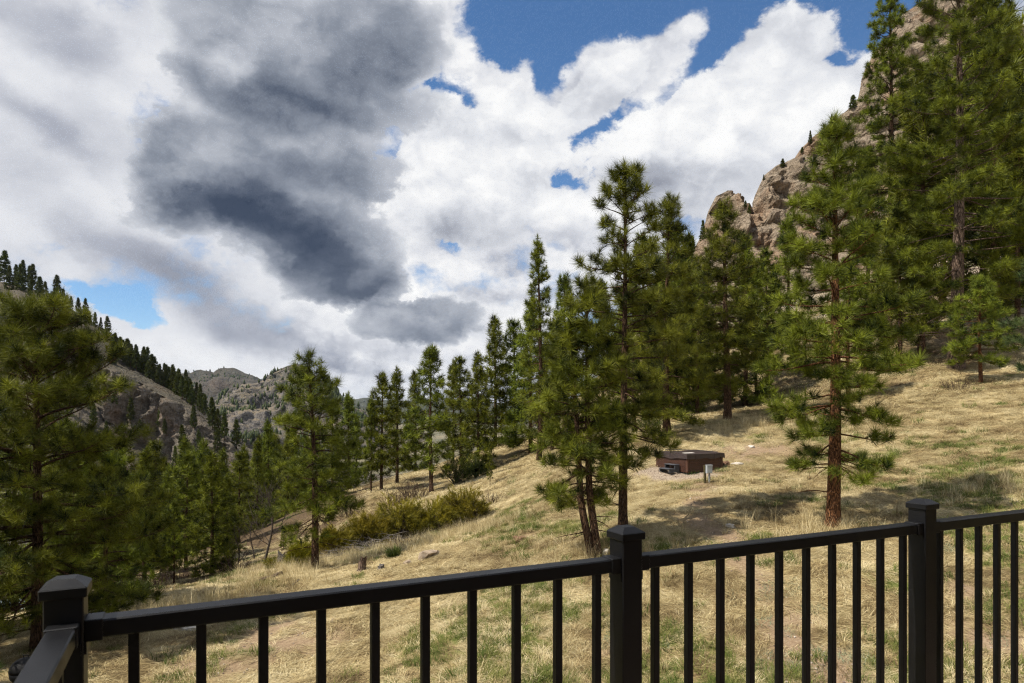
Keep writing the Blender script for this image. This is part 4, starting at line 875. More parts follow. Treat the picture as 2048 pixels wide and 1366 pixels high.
def grass():
    rng = np.random.default_rng(4)
    SM, GM, SG = grass_material('dry_grass_blades'), grass_material('green_grass_blades', green=True), grass_material('sage_grass_blades', sage=True)
    flat = [blade_clump('straw_mat', 90, 10 + i, 0.30, 0.20, 0.50, 0.40, 0.66, 0.0095, SM, 0.40) for i in range(4)]
    tuss = [blade_clump('straw_tussock', 70, 20 + i, 0.10, 0.20, 0.42, 1.5, 0.75, 0.0075, SM, 1.05) for i in range(3)]
    tall = [blade_clump('tall_straw', 34, 30 + i, 0.13, 0.35, 0.75, 1.6, 0.30, 0.0075, SM, 1.25) for i in range(2)]
    grn = [blade_clump('green_tuft', 70, 40 + i, 0.20, 0.12, 0.27, 1.8, 0.5, 0.0095, GM, 1.1) for i in range(3)]
    sage = [blade_clump('sage_tuft', 60, 50 + i, 0.20, 0.08, 0.16, 2.0, 0.4, 0.011, SG, 0.9) for i in range(2)]
    def cloud(n, dmin, dmax, half=0.86):
        d = np.sqrt(rng.random(n) * (dmax ** 2 - dmin ** 2) + dmin ** 2); a = (rng.random(n) * 2 - 1) * half * 0.9
        x = d * np.tan(a) ; return x, d
    def keep(x, y, p): k = rng.random(len(x)) < p; return x[k], y[k]
    def down(x, y):                   # the way water would run
        return np.arctan2(-(H(x, y + 0.6) - H(x, y - 0.6)), -(H(x + 0.6, y) - H(x - 0.6, y)))
    def lay(name, label, objs, x, y, s0, s1, t0, t1, comb=0.7, far=0.0):
        z = H(x, y); pts = np.stack([x, y, z], 1); n = len(x)
        yaw = down(x, y) + rng.normal(0, comb, n) + 0.9 * fbm(P3(x, y) * 0.5, 2, 0.5, 61)
        tone = np.clip(rng.uniform(t0, t1, n) + 0.28 * fbm(P3(x, y) * 0.35, 3, 0.5, 63), 0, 1)
        return scatter(name, label, 'grass', objs, pts, yaw, rng.uniform(s0, s1, n) * (1 + far * np.clip((y - 30) / 40, 0, 1)), tone)
    x, y = cloud(15500, 10.5, 40); p = 1 - np.maximum(np.maximum(dirt_at(x, y) * 0.9, pad_at(x, y)), np.maximum(wood_at(x, y) * 0.7, green_at(x, y) * 0.62)); x, y = keep(x, y, p)
    lay('dry_grass', 'matted straw coloured dry grass combed down the near hillside', flat, x, y, 0.75, 1.25, 0.25, 0.75)
    x, y = cloud(12500, 38, 92); k = (x > -14) & (H(x, y) < 16); x, y = x[k], y[k]; x, y = keep(x, y, 1 - 0.75 * wood_at(x, y))
    lay('far_dry_grass', 'dry grass on the upper slope among the pines', flat, x, y, 1.4, 2.3, 0.2, 0.7, 0.9, 0.4)
    x, y = cloud(5200, 10.5, 44); x, y = keep(x, y, (1 - np.maximum(dirt_at(x, y) * 0.75, pad_at(x, y))) * np.clip(0.45 + fbm(P3(x, y) * 0.3, 3, 0.5, 65), 0.1, 1))
    lay('grass_tussocks', 'tufted straw tussocks dotted over the hillside', tuss, x, y, 0.7, 1.2, 0.3, 0.8, 3.0)
    x, y = cloud(12000, 10.5, 36); x, y = keep(x, y, green_at(x, y) * (1 - 0.6 * dirt_at(x, y)) * (1 - pad_at(x, y)))
    lay('green_grass', 'fresh green grass patches showing through the straw', grn, x, y, 0.7, 1.3, 0.0, 1.0, 3.0)
    x, y = cloud(420, 10.5, 60); lay('green_tufts', 'scattered single green tufts on the slope', grn, x, y, 0.9, 1.7, 0.0, 0.6, 3.0)
    x, y = cloud(1500, 10.5, 20); x, y = keep(x, y, np.clip(fbm(P3(x, y) * 0.5, 3, 0.5, 67) - 0.25, 0, 1) * 1.5 * np.clip((x + 2) / 4, 0, 1))
    lay('sage_grass', 'grey green low herbs in patches near the path', sage, x, y, 0.7, 1.3, 0, 1, 3.0)
    # taller standing straw: by the lone pine, below the junipers and at the meadow edge
    cs = [hit(*q) for q in ((600, 1135), (560, 1150), (500, 1185), (430, 1205), (880, 1080), (960, 1060), (1000, 1050), (820, 1095), (1640, 870), (1480, 850), (1180, 1115), (2000, 980), (1660, 1060), (330, 1240), (700, 1120))]
    xs = np.concatenate([rng.normal(c[0], 1.3, 60) for c in cs]); ys = np.concatenate([rng.normal(c[1], 0.9, 60) for c in cs])
    lay('tall_straw', 'taller standing straw stalks at the meadow edge and round the trunks', tall, xs, ys, 0.6, 1.15, 0.4, 0.9, 3.0)
    # pale chips and pebbles on the pad and the path
    m, T = mat('pebble'); r = T.n('ShaderNodeAttribute', attribute_name='tone', attribute_type='INSTANCER').outputs['Fac']
    finish(T, **{'Base Color': T.ramp(r, [(0, (0.15, 0.105, 0.075)), (0.7, (0.30, 0.235, 0.175)), (1, (0.48, 0.42, 0.35))]), 'Roughness': 0.9})
    pb = []
    for i in range(3):
        g = random.Random(i); b = MB(); b.lathe([(0.004, -0.01), (0.021, 0.0), (0.025, 0.012), (0.013, 0.024), (0.002, 0.027)], 6)
        b.v = [(p[0] * g.uniform(0.7, 1.4), p[1] * g.uniform(0.6, 1.2), p[2] * g.uniform(0.8, 1.2)) for p in b.v]; pb.append(bpy.data.objects.new('pebble', b.mesh('pebble', m)))
    x, y = cloud(26000, 10.5, 36); k = rng.random(len(x)) < np.maximum(pad_at(x, y) * 0.6, dirt_at(x, y) * 0.4); x, y = x[k], y[k]
    scatter('gravel', 'pebbles and gravel on the tub pad and the trodden path', 'gravel', pb, np.stack([x, y, H(x, y)], 1), rng.random(len(x)) * 6, rng.uniform(0.4, 1.3, len(x)), rng.random(len(x)))
grass()
# ------------------------------------------------------------------ deck and railing
def metal_material():
    m, T = mat('black_powder_coat'); o = T.n('ShaderNodeTexCoord').outputs['Object']
    n = T.noise(o, 900.0, 2, 0.5).outputs[0]; n2 = T.noise(o, 6.0, 4, 0.6).outputs[0]
    b = T.n('ShaderNodeBump', {'Height': n, 'Strength': 0.25, 'Distance': 0.0006})
    finish(T, **{'Base Color': T.ramp(n2, [(0.3, (0.0035, 0.0035, 0.0040)), (0.7, (0.0055, 0.0055, 0.0063))]), 'Roughness': T.lin(n2, 0.3, 0.7, 0.40, 0.52), 'Specular IOR Level': 0.28, 'Normal': b.outputs[0]})
    return m
BLACK = metal_material()
SPAN, D0 = 1.525, 1.5                   # post spacing; distance ahead of the corner post
RDIR = math.atan2(1335, 2748)         # the rail runs off to the right, this much away from the picture plane
CORNER = Vector(((132 - CX) / F * D0, D0, 0))
RT = -(1235 - YH) / F * D0 * 1.0148   # top of the rail below the eye
FLOOR = RT - 1.02
def railing():
    R = empty('deck_railing', (CORNER.x, CORNER.y, FLOOR), RDIR); Z = lambda z: z - FLOOR
    tag(R, 'black metal deck railing with square posts and thin upright bars', 'railing')
    w = 0.038
    def post(x, y):
        b = MB(); b.box(x - w, x + w, y - w, y + w, -0.25, Z(RT) + 0.070, bev=0.003); p = b.build('post', BLACK, R)
        c = MB(); z0 = Z(RT) + 0.058; e = w + 0.0075; c.box(x - e, x + e, y - e, y + e, z0, z0 + 0.024, bev=0.0025)
        t = 0.020; c.add([(x - e + .002, y - e + .002, z0 + .0239), (x + e - .002, y - e + .002, z0 + .0239), (x + e - .002, y + e - .002, z0 + .0239), (x - e + .002, y + e - .002, z0 + .0239), (x - t, y - t, z0 + .040), (x + t, y - t, z0 + .040), (x + t, y + t, z0 + .040), (x - t, y + t, z0 + .040)],
                          [(0, 1, 5, 4), (1, 2, 6, 5), (2, 3, 7, 6), (3, 0, 4, 7), (4, 5, 6, 7)])
        c.build('cap', BLACK, p)
    def run(origin, ang, n, first_bar, nbar, step):
        M = Matrix.Translation(origin) @ Matrix.Rotation(ang, 4, 'Z')
        x0, x1 = w, SPAN - w
        rail = MB(); zt = Z(RT); rail.box(x0 + 0.004, x1 - 0.004, -0.0275, 0.0275, zt - 0.042, zt, M, 0.0035); rail.build('top_rail', BLACK, R)
        lo = MB(); lo.box(x0 + 0.004, x1 - 0.004, -0.019, 0.019, 0.075, 0.110, M, 0.003); lo.build('bottom_rail', BLACK, R)
        bar = None
        for i in range(nbar):
            x = first_bar + step * i
            b = MB(); b.box(x - 0.0115, x + 0.0115, -0.0115, 0.0115, 0.109, zt - 0.041, M, 0.0015)
            b.build('baluster', BLACK, R)
        for (a, c) in ((x0 - 0.001, x0 + 0.036), (x1 - 0.036, x1 + 0.001)):      # sleeve at each post
            b = MB(); b.box(a, c, -0.0305, 0.0305, zt - 0.046, zt + 0.003, M, 0.002); p = a if a < SPAN / 2 else c - 0.006
            b.box(p, p + 0.006, -0.033, 0.033, zt - 0.072, zt - 0.0462, M); b.build('bracket', BLACK, R)
    for k in range(4): post(k * SPAN, 0)
    for k in range(3): run((k * SPAN, 0, 0), 0, k, 0.077 * SPAN if k else 0.0874 * SPAN, 10, 0.0932 * SPAN)
    # the return along the left side, towards the house
    post(0, -SPAN); post(0, -2 * SPAN)
    for k in range(2): run((0, -k * SPAN, 0), -math.pi / 2, k, 0.08 * SPAN, 10, 0.0932 * SPAN)
    m, T = mat('deck_board'); o = T.n('ShaderNodeTexCoord').outputs['Object']
    mp = T.n('ShaderNodeMapping'); T.put(mp.inputs[0], o); mp.inputs[3].default_value = (2, 40, 40)
    finish(T, **{'Base Color': T.ramp(T.noise(mp.outputs[0], 1.0, 5, 0.6).outputs[0], [(0.3, (0.12, 0.085, 0.06)), (0.7, (0.25, 0.19, 0.14))]), 'Roughness': 0.8})
    dk = empty('deck', (CORNER.x, CORNER.y, FLOOR), RDIR); tag(dk, 'raised board deck the railing stands on', 'deck', kind='structure')
    bd = MB(); bd.box(-0.08, 3 * SPAN + 0.1, 0, 0.138, -0.028, 0.0, bev=0.003); me = bd.mesh('board', m)
    for k in range(22): link('board', me, dk, (0, 0.09 - 0.144 * (k + 1), -0.002))
    fr = MB(); fr.box(-0.10, 3 * SPAN + 0.12, 0.095, 0.135, -0.26, -0.004); fr.box(-0.125, -0.085, -3.1, 0.09, -0.26, -0.004); fr.build('fascia', m, dk)
    for (x, y) in ((0.1, -0.05), (2.2, -0.05), (4.3, -0.05), (0.1, -2.9), (4.3, -2.9)):
        b = MB(); wz = (Matrix.Translation((CORNER.x, CORNER.y, 0)) @ Matrix.Rotation(RDIR, 4, 'Z')) @ Vector((x, y, 0))
        b.box(x - 0.07, x + 0.07, y - 0.07, y + 0.07, Hs(wz.x, wz.y) - FLOOR - 0.3, -0.031); b.build('support_post', m, dk)
railing()

def house_wall():                     # unseen house of the deck, added behind the camera to darken the railing's reflections
    m, T = mat('brown_siding'); o = T.n('ShaderNodeTexCoord').outputs['Object']; mp = T.n('ShaderNodeMapping'); T.put(mp.inputs[0], o); mp.inputs[3].default_value = (1.5, 30, 30)
    finish(T, **{'Base Color': T.ramp(T.noise(mp.outputs[0], 1.0, 5, 0.6).outputs[0], [(0.3, (0.075, 0.05, 0.033)), (0.7, (0.13, 0.09, 0.06))]), 'Roughness': 0.85})
    W = empty('house', (CORNER.x, CORNER.y, FLOOR), RDIR); tag(W, 'unseen brown boarded house added behind the viewer, against the deck', 'house', kind='structure')
    y = -3.25; b = MB(); b.box(-1.5, 12, y - 7, y - 0.03, Hs(0, -3) - FLOOR - 1, 3.0); b.build('wall', m, W)
    s = MB(); s.box(-1.5, 12, 0, 0.028, 0, 0.185, bev=0.004); me = s.mesh('siding_board', m)
    for k in range(17): link('siding_board', me, W, (0, y - 0.032, -0.3 + 0.19 * k))
    r = MB(); r.box(-2.0, 12.5, y - 7.5, y + 0.9, 3.0, 3.16, bev=0.02); r.build('roof', plain_dark('dark_shingle'), W)
    g = MB(); g.box(2.0, 4.4, y - 0.002, y + 0.03, 0.03, 2.1); g.build('glass_door', plain_dark('dark_glass', 0.08), W)
def plain_dark(name, rough=0.8):
    m, T = mat(name); finish(T, **{'Base Color': (0.02, 0.02, 0.022, 1), 'Roughness': rough}); return m
house_wall()
# ------------------------------------------------------------------ hot tub, its step, the electric box
def plain(name, col, rough=0.6, spec=0.3, var=0.25, scale=8.0, bump=0.0):
    m, T = mat(name); o = T.n('ShaderNodeTexCoord').outputs['Object']; n = T.noise(o, scale, 5, 0.6).outputs[0]
    lo = tuple(c * (1 - var) for c in col); hi = tuple(min(1, c * (1 + var)) for c in col)
    kw = {'Base Color': T.ramp(n, [(0.3, lo), (0.7, hi)]), 'Roughness': rough, 'Specular IOR Level': spec}
    if bump: kw['Normal'] = T.n('ShaderNodeBump', {'Height': T.noise(o, scale * 4, 4, 0.65).outputs[0], 'Strength': bump, 'Distance': 0.02}).outputs[0]
    finish(T, **kw); return m
TUBWOOD = plain('brown_tub_panel', (0.058, 0.027, 0.018), 0.5, 0.3, 0.2, 5)
TUBTRIM = plain('brown_tub_trim', (0.10, 0.05, 0.034), 0.5, 0.3, 0.15, 5)
VINYL = plain('dark_brown_vinyl', (0.048, 0.034, 0.032), 0.42, 0.4, 0.2, 6, 0.25)
PLASTIC = plain('dark_grey_plastic', (0.055, 0.058, 0.066), 0.55, 0.35, 0.15, 9)
GREYBOX = plain('grey_enamel', (0.36, 0.39, 0.41), 0.45, 0.4, 0.08, 12)
PVC = plain('grey_conduit', (0.27, 0.28, 0.28), 0.5)
WOODP = plain('green_treated_wood', (0.085, 0.072, 0.035), 0.85, 0.1, 0.3, 18, 0.3)
PALE = plain('pale_sheet', (0.62, 0.58, 0.52), 0.7, 0.2, 0.08)
STONE = plain('tan_stone', (0.33, 0.26, 0.19), 0.95, 0.1, 0.45, 3.5, 0.8)
PSTONE = plain('pale_stone', (0.50, 0.46, 0.40), 0.95, 0.1, 0.3, 3.5, 0.6)
RSTONE = plain('red_stone', (0.21, 0.125, 0.08), 0.95, 0.1, 0.4, 3.5, 0.7)
DEADWOOD = bark_material('weathered_dead_wood', (0.07, 0.06, 0.052), (0.25, 0.22, 0.19), (0.46, 0.43, 0.39), 1.4)
def tub():
    c = ray(1374, 951, 29.6); cz = Hs(c[0], c[1]); s = 1.08
    # nearest corner stands at c; the broad side runs off to the right and back
    a = math.radians(27); ux, uy = math.cos(a), math.sin(a)
    ctr = (c[0] + ux * s - uy * s, c[1] + uy * s + ux * s)
    zb = min(Hs(ctr[0] + dx, ctr[1] + dy) for dx in (-0.9, 0.9) for dy in (-0.9, 0.9)); zb = 0.5 * (zb + cz)
    T_ = empty('hot_tub', (ctr[0], ctr[1], zb), a); tag(T_, 'square brown hot tub with sagging dark cover on the slope', 'hot tub')
    h = 0.80
    b = MB(); b.box(-s + .06, s - .06, -s + .06, s - .06, -0.45, 0.05); b.build('base', PLASTIC, T_)
    core = MB(); core.box(-s + .025, s - .025, -s + .025, s - .025, 0.045, h, bev=0.05); core.build('cabinet', TUBTRIM, T_)
    pl = MB(); pl.box(-s + 0.13, s - 0.13, -0.012, 0.012, 0, 0.118, bev=0.004); plank = pl.mesh('plank', TUBWOOD)
    for k, (x, y, r) in enumerate(((0, -s + 0.014, 0), (0, s - 0.014, math.pi), (-s + 0.014, 0, -math.pi / 2), (s - 0.014, 0, math.pi / 2))):
        for j in range(5): link('plank', plank, T_, (x, y, 0.065 + j * 0.124), (0, 0, r))
    for sx in (-1, 1):
        for sy in (-1, 1):
            q = MB(); q.box(sx * s - 0.065 - sx * 0.065, sx * s + 0.065 - sx * 0.065, sy * s - 0.065 - sy * 0.065, sy * s + 0.065 - sy * 0.065, 0.04, h + 0.004, bev=0.035); q.build('corner_post', TUBTRIM, T_)
    # vinyl cover: two padded halves with a fold, skirt hanging unevenly
    for sy in (-1, 1):
        n = 9; V = []; Fc = []; e = s + 0.035; rg = random.Random(7 + sy)
        y0, y1 = (-e, -0.012) if sy < 0 else (0.012, e)
        xs = [-e + 2 * e * i / (n - 1) for i in range(n)]; ys = [y0 + (y1 - y0) * j / 4 for j in range(5)]
        for x in xs:
            for y in ys:
                edge = 1 - max(abs(x), abs(y)) / e; V.append((x, y, h + 0.105 + 0.03 * (1 - abs(y) / e) - 0.05 * max(0, 0.08 - edge) / 0.08 * 0.6 + rg.uniform(-0.004, 0.004) - 0.03 * math.exp(-((x - 0.1) ** 2 + (y - sy * 0.5) ** 2) * 6)))
        Fc = [(i * 5 + j, (i + 1) * 5 + j, (i + 1) * 5 + j + 1, i * 5 + j + 1) for i in range(n - 1) for j in range(4)]
        ring = [i * 5 for i in range(n)] + [(n - 1) * 5 + j for j in range(1, 5)] + [i * 5 + 4 for i in range(n - 2, -1, -1)] + [j for j in range(3, 0, -1)]
        m_ = len(V)
        for q in ring: x, y, z = V[q]; V.append((x * 1.012, y + (0.012 * (1 if y > 0 else -1) if abs(y) > 0.1 else 0), h - 0.09 - rg.uniform(0, 0.10)))
        for i in range(len(ring)): j = (i + 1) % len(ring); Fc.append((ring[i], ring[j], m_ + j, m_ + i))
        k = MB(); k.add(V, Fc); cv = k.build('cover_half', VINYL, T_, smooth=False)
        if sy < 0:
            st = MB(); st.box(-0.62, -0.56, -e - 0.02, -e - 0.012, h - 0.18, h + 0.07); st.box(0.50, 0.56, -e - 0.02, -e - 0.012, h - 0.2, h + 0.07); st.build('strap', VINYL, cv)
    lf = MB(); z = h + 0.16
    lf.tube([(-s - 0.02, 0.35, h + 0.22), (0.2, -0.25, z + 0.03), (s + 0.06, -0.62, h + 0.10)], 0.016, 8); lf.tube([(s + 0.06, -0.62, h + 0.12), (s + 0.06, -0.70, h - 0.25), (s + 0.06, -0.4, h - 0.30)], 0.018, 8); lf.tube([(s + 0.06, -0.95, h + 0.06), (s + 0.06, -0.5, h + 0.02)], 0.016, 8)
    lf.build('cover_lifter', PLASTIC, T_)
    R2 = Matrix.Rotation(a, 4, 'Z')
    def at(lx, ly): v = R2 @ Vector((lx, ly, 0)); return ctr[0] + v.x, ctr[1] + v.y
    p = MB(); p.box(-0.30, 0.26, -0.10, 0.11, 0, 0.012, bev=0.004); X, Y = at(-0.72, -0.80)
    o = p.build('pale_sheet', PALE, loc=(X, Y, zb + h + 0.108), rot=(0.04, 0, a)); tag(o, 'small pale flat sheet lying on the near left corner of the tub cover', 'sheet')
    # plastic step in front of the left side
    X, Y = at(-s - 0.34, -0.30); zs = Hs(X, Y) + 0.02
    E = empty('tub_step', (X, Y, zs), a - math.pi / 2); tag(E, 'dark grey plastic step against the left side of the hot tub', 'step')
    for (y0, y1, zt, nm) in ((0.0, 0.30, 0.36, 'upper_tread'), (-0.32, 0.0, 0.18, 'lower_tread')):
        b = MB(); b.box(-0.36, 0.36, y0, y1 - 0.004, zt - 0.045, zt, bev=0.012); b.build(nm, PLASTIC, E)
    for x in (-0.34, 0.30):
        b = MB(); b.add([(x, -0.30, 0), (x + .05, -0.30, 0), (x + .05, 0.28, 0), (x, 0.28, 0), (x, -0.28, 0.135), (x + .05, -0.28, 0.135), (x, 0.02, 0.135), (x + .05, 0.02, 0.135), (x, 0.02, 0.31), (x + .05, 0.02, 0.31), (x, 0.27, 0.31), (x + .05, 0.27, 0.31)],
                        [(0, 3, 2, 1), (0, 1, 5, 4), (4, 5, 7, 6), (6, 7, 9, 8), (8, 9, 11, 10), (10, 11, 2, 3), (0, 4, 6, 3), (3, 6, 8, 10), (1, 2, 7, 5), (2, 11, 9, 7)]); b.build('side_panel', PLASTIC, E)
    for (lx, ly, sc, nm, mt, lb) in ((s + 0.55, -0.55, 0.20, 'boulder', RSTONE, 'rounded reddish stone by the right end of the hot tub'), (s + 1.05, -0.9, 0.19, 'flat_stone', PSTONE, 'flat white stone at the far right of the hot tub')):
        X, Y = at(lx, ly); stone(nm, lb, (X, Y), sc * 1.5, sc, sc * (0.75 if mt is RSTONE else 0.4), mt, int(lx * 10))
def stone(name, label, xy, rx, ry, rz, material, seed, group=None):
    import bmesh
    bm = bmesh.new(); bmesh.ops.create_icosphere(bm, subdivisions=3, radius=1.0)
    P = np.array([v.co[:] for v in bm.verts]); n = fbm(P * 1.3 + seed * 7.1, 4, 0.55, seed)
    for v, k in zip(bm.verts, n):
        f = 1 + 0.26 * k; c = v.co
        v.co = Vector((max(-0.82, min(0.82, c.x)) * rx * f * 1.1, max(-0.8, min(0.8, c.y)) * ry * f * 1.1, max(-0.6, min(0.75, c.z)) * rz * f * 1.2))
    me = bpy.data.meshes.new(name); bm.to_mesh(me); bm.free(); me.materials.append(material)
    o = link(name, me, None, (xy[0], xy[1], Hs(*xy) + rz * 0.25), (0, 0, seed * 1.3)); return tag(o, label, 'stone', group)
def meter():
    X, Y, Z = hit(1417, 966); k = Y / 28.0
    E = empty('electric_box', (X, Y, Z), 0.25); tag(E, 'grey electric disconnect box on a short post in front of the hot tub', 'electric box')
    b = MB(); b.box(-0.125, 0.125, -0.10, 0.02, 0.40, 0.73, bev=0.008); b.build('box', GREYBOX, E)
    b = MB(); b.box(-0.135, 0.135, -0.118, 0.03, 0.722, 0.742, bev=0.004); b.box(-0.105, 0.105, -0.106, -0.1005, 0.43, 0.69); b.build('lid', GREYBOX, E)
    b = MB(); b.tube([(0.02, -0.03, -0.2), (0.02, -0.03, 0.405)], 0.036, 12); b.build('conduit', PVC, E, smooth=True)
    b = MB(); b.tube([(0.02, -0.03, 0.20), (0.02, -0.03, 0.25)], 0.043, 12); b.build('collar', PVC, E, smooth=True)
    b = MB(); b.box(-0.165, -0.085, 0.03, 0.11, -0.3, 0.72, bev=0.006); b.build('wooden_post', WOODP, E)
tub(); meter()

# ------------------------------------------------------------------ shrubs, dead wood, stones
def juniper(name, label, px, py, d, wpx, hpx, seed, material=None, n=240, K=26, stretch=0.8, group=None):
    x, y, z = on_ground(px, d); w = wpx / F * d / 2; h = hpx / F * d; rng = np.random.default_rng(seed)
    pos, dirs, scl, tin = [], [], [], []; st = Tubes()
    for i in range(n):
        a = rng.random() * 6.283; q = math.sqrt(rng.random()); r = np.array([math.cos(a) * q, math.sin(a) * q])
        bump = 0.75 + 0.35 * math.sin(a * 3 + seed) * q + 0.25 * rng.random()
        zz = h * math.sqrt(max(0.0, 1 - 0.85 * q * q)) * bump * rng.uniform(0.45, 1.0)
        p = np.array([r[0] * w, r[1] * w * stretch, max(zz, 0.08)])
        d_ = np.array([r[0] * 0.9, r[1] * 0.9, 0.9 - 0.3 * q]) + rng.normal(0, 0.25, 3)
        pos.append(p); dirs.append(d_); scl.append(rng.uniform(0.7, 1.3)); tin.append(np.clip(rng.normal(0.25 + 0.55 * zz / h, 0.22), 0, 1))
        if i % 3 == 0: st.add(np.array([[r[0] * w * 0.12, r[1] * w * 0.12, -0.08], p * 0.55 + [0, 0, 0.02], p]), np.array([0.022, 0.012, 0.005]), 4)
    o = empty(name, (x, y, z), 0)
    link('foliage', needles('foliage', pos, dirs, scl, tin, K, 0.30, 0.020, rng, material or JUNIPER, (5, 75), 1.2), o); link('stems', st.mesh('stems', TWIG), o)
    return tag(o, label, 'juniper', group)
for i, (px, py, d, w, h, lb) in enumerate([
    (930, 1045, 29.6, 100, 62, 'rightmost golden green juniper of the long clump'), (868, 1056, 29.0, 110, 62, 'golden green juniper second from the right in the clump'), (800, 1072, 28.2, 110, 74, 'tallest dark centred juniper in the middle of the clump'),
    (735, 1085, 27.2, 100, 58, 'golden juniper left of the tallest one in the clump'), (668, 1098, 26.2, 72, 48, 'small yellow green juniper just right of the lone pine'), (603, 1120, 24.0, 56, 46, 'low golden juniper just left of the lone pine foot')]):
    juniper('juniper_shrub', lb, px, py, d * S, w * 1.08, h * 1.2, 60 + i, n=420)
juniper('dark_juniper', 'dark green juniper at the foot of the pale stemmed pine', 912, 988, 41 * S, 72, 62, 71, DARK_JUNIPER, 200)
juniper('dark_juniper', 'smaller dark juniper joined to the right of the dark green one', 952, 975, 42 * S, 50, 46, 72, DARK_JUNIPER, 140)
juniper('small_shrub', 'tiny green shrub right of the grey stump', 789, 1133, 20.6 * S, 34, 18, 73, DARK_JUNIPER, 60, 20)
juniper('small_shrub', 'round yellow green shrub left of the white stump', 542, 1112, 25 * S, 26, 20, 74, JUNIPER, 50, 20)
juniper('small_shrub', 'low green shrub at the valley edge near the corner post', 275, 1200, 21 * S, 60, 32, 75, DARK_JUNIPER, 110, 20)
juniper('small_shrub', 'low dark shrub beneath the twisted topped pine', 1300, 842, 34 * S, 60, 30, 76, DARK_JUNIPER, 90, 20)

def bare_bush(name, label, px, d, wpx, hpx, seed, n=40, material=None, cat='bare shrub', upright=0.9):
    x, y, z = on_ground(px, d); w = wpx / F * d / 2; h = hpx / F * d; rng = np.random.default_rng(seed); t = Tubes()
    for i in range(n):
        a = rng.random() * 6.283; q = math.sqrt(rng.random()); b = np.array([math.cos(a) * q * w * 0.7, math.sin(a) * q * w * 0.5, -0.05]); L = h * rng.uniform(0.55, 1.05)
        d_ = np.array([math.cos(a) * 0.5 * q, math.sin(a) * 0.5 * q, upright]) + rng.normal(0, 0.16, 3); d_ /= np.linalg.norm(d_); m = 5
        pts = b + np.cumsum(np.r_[np.zeros((1, 3)), (d_ + rng.normal(0, 0.16, (m - 1, 3))) * L / (m - 1)], 0)
        t.add(pts, np.linspace(0.011, 0.004, m) * (0.6 + 0.5 * h), 3)
        for k in range(1, m):
            for _ in range(2):
                dd = d_ + rng.normal(0, 0.5, 3); ll = L * 0.3 * rng.random(); t.add(np.array([pts[k], pts[k] + dd * ll * 0.6, pts[k] + dd * ll + [0, 0, 0.1 * ll]]), np.array([0.007, 0.005, 0.003]) * (0.6 + 0.5 * h), 3)
    o = link(name, t.mesh(name, material or BROWN_TWIG), None, (x, y, z)); return tag(o, label, cat)
for i, (px, d, w, h, n, lb) in enumerate([(790, 36, 60, 34, 60, 'purplish bare thicket on the slope above the golden junipers, left part'), (830, 37, 62, 38, 70, 'purplish bare thicket just left below the tallest pine of the row'), (700, 36, 60, 34, 50, 'bare brown thicket right behind the lone pine'),
    (985, 31, 50, 22, 40, 'low bare brush right of the golden junipers'), (370, 26, 90, 34, 60, 'reddish bare brush at the valley edge, left of the bright green pointed pine'), (470, 25.5, 80, 34, 60, 'brown bare brush right of the bright green pointed pine'), (310, 23, 60, 34, 50, 'bare brown brush nearest the corner post'),
    (840, 24.5, 130, 15, 70, 'grey brown brush strip along the slope below the golden junipers'), (950, 25.5, 120, 14, 60, 'grey brown brush strip right end below the golden junipers'), (1920, 33.2, 90, 22, 60, 'fallen twigs heaped in front of the biggest pine')]):
    bare_bush('bare_brush', lb, px, d * S, w, h, 90 + i, n, BROWN_TWIG)
def bare_tree(name, label, px, d, top, seed, r0=0.05, material=None):
    x, y, z = on_ground(px, d); Ht = -(top - YH) / F * d - z; rng = np.random.default_rng(seed); tr = Tubes(); br = Tubes(); t = np.linspace(0, 1, 9)
    q = np.stack([0.05 * Ht * np.sin(t * 5 + seed), 0.03 * Ht * np.sin(t * 4), t * Ht - 0.1], 1); tr.add(q, r0 * (1 - t) ** 0.8 + 0.008, 7)
    def grow(p, d_, L, r, lev):
        m = 5; pts = p + np.cumsum(np.r_[np.zeros((1, 3)), (d_ + rng.normal(0, 0.14, (m - 1, 3)) + [0, 0, 0.10]) * L / (m - 1)], 0); br.add(pts, np.linspace(r, r * 0.4, m), 4)
        if lev < 2:
            for k in range(1, m):
                for _ in range(2 if lev == 0 else 1): grow(pts[k], d_ + rng.normal(0, 0.55, 3) + [0, 0, 0.15], L * rng.uniform(0.3, 0.55), r * 0.55, lev + 1)
    for k in range(16):
        f = rng.uniform(0.22, 0.95); a = rng.random() * 6.283; grow(np.array([np.interp(f, t, q[:, j]) for j in range(3)]), np.array([math.cos(a) * 0.75, math.sin(a) * 0.75, 0.75]), Ht * 0.32 * (1.1 - 0.6 * f), r0 * 0.36 * (1.15 - f), 0)
    o = empty(name, (x, y, z)); link('trunk', tr.mesh('trunk', material or TWIG), o); link('limbs', br.mesh('limbs', material or TWIG), o); return tag(o, label, 'bare tree')
bare_tree('bare_tree', 'leafless pale branched tree left of the lone pine', 536, 25.5 * S, 968, 5, 0.055)
bare_tree('bare_tree', 'leafless spindly sapling between the bright green pine and the pale branched tree', 473, 26 * S, 1050, 6, 0.035)
bare_tree('bare_tree', 'leafless thin sapling with white twigs behind the pale branched tree', 505, 28 * S, 1035, 8, 0.03)

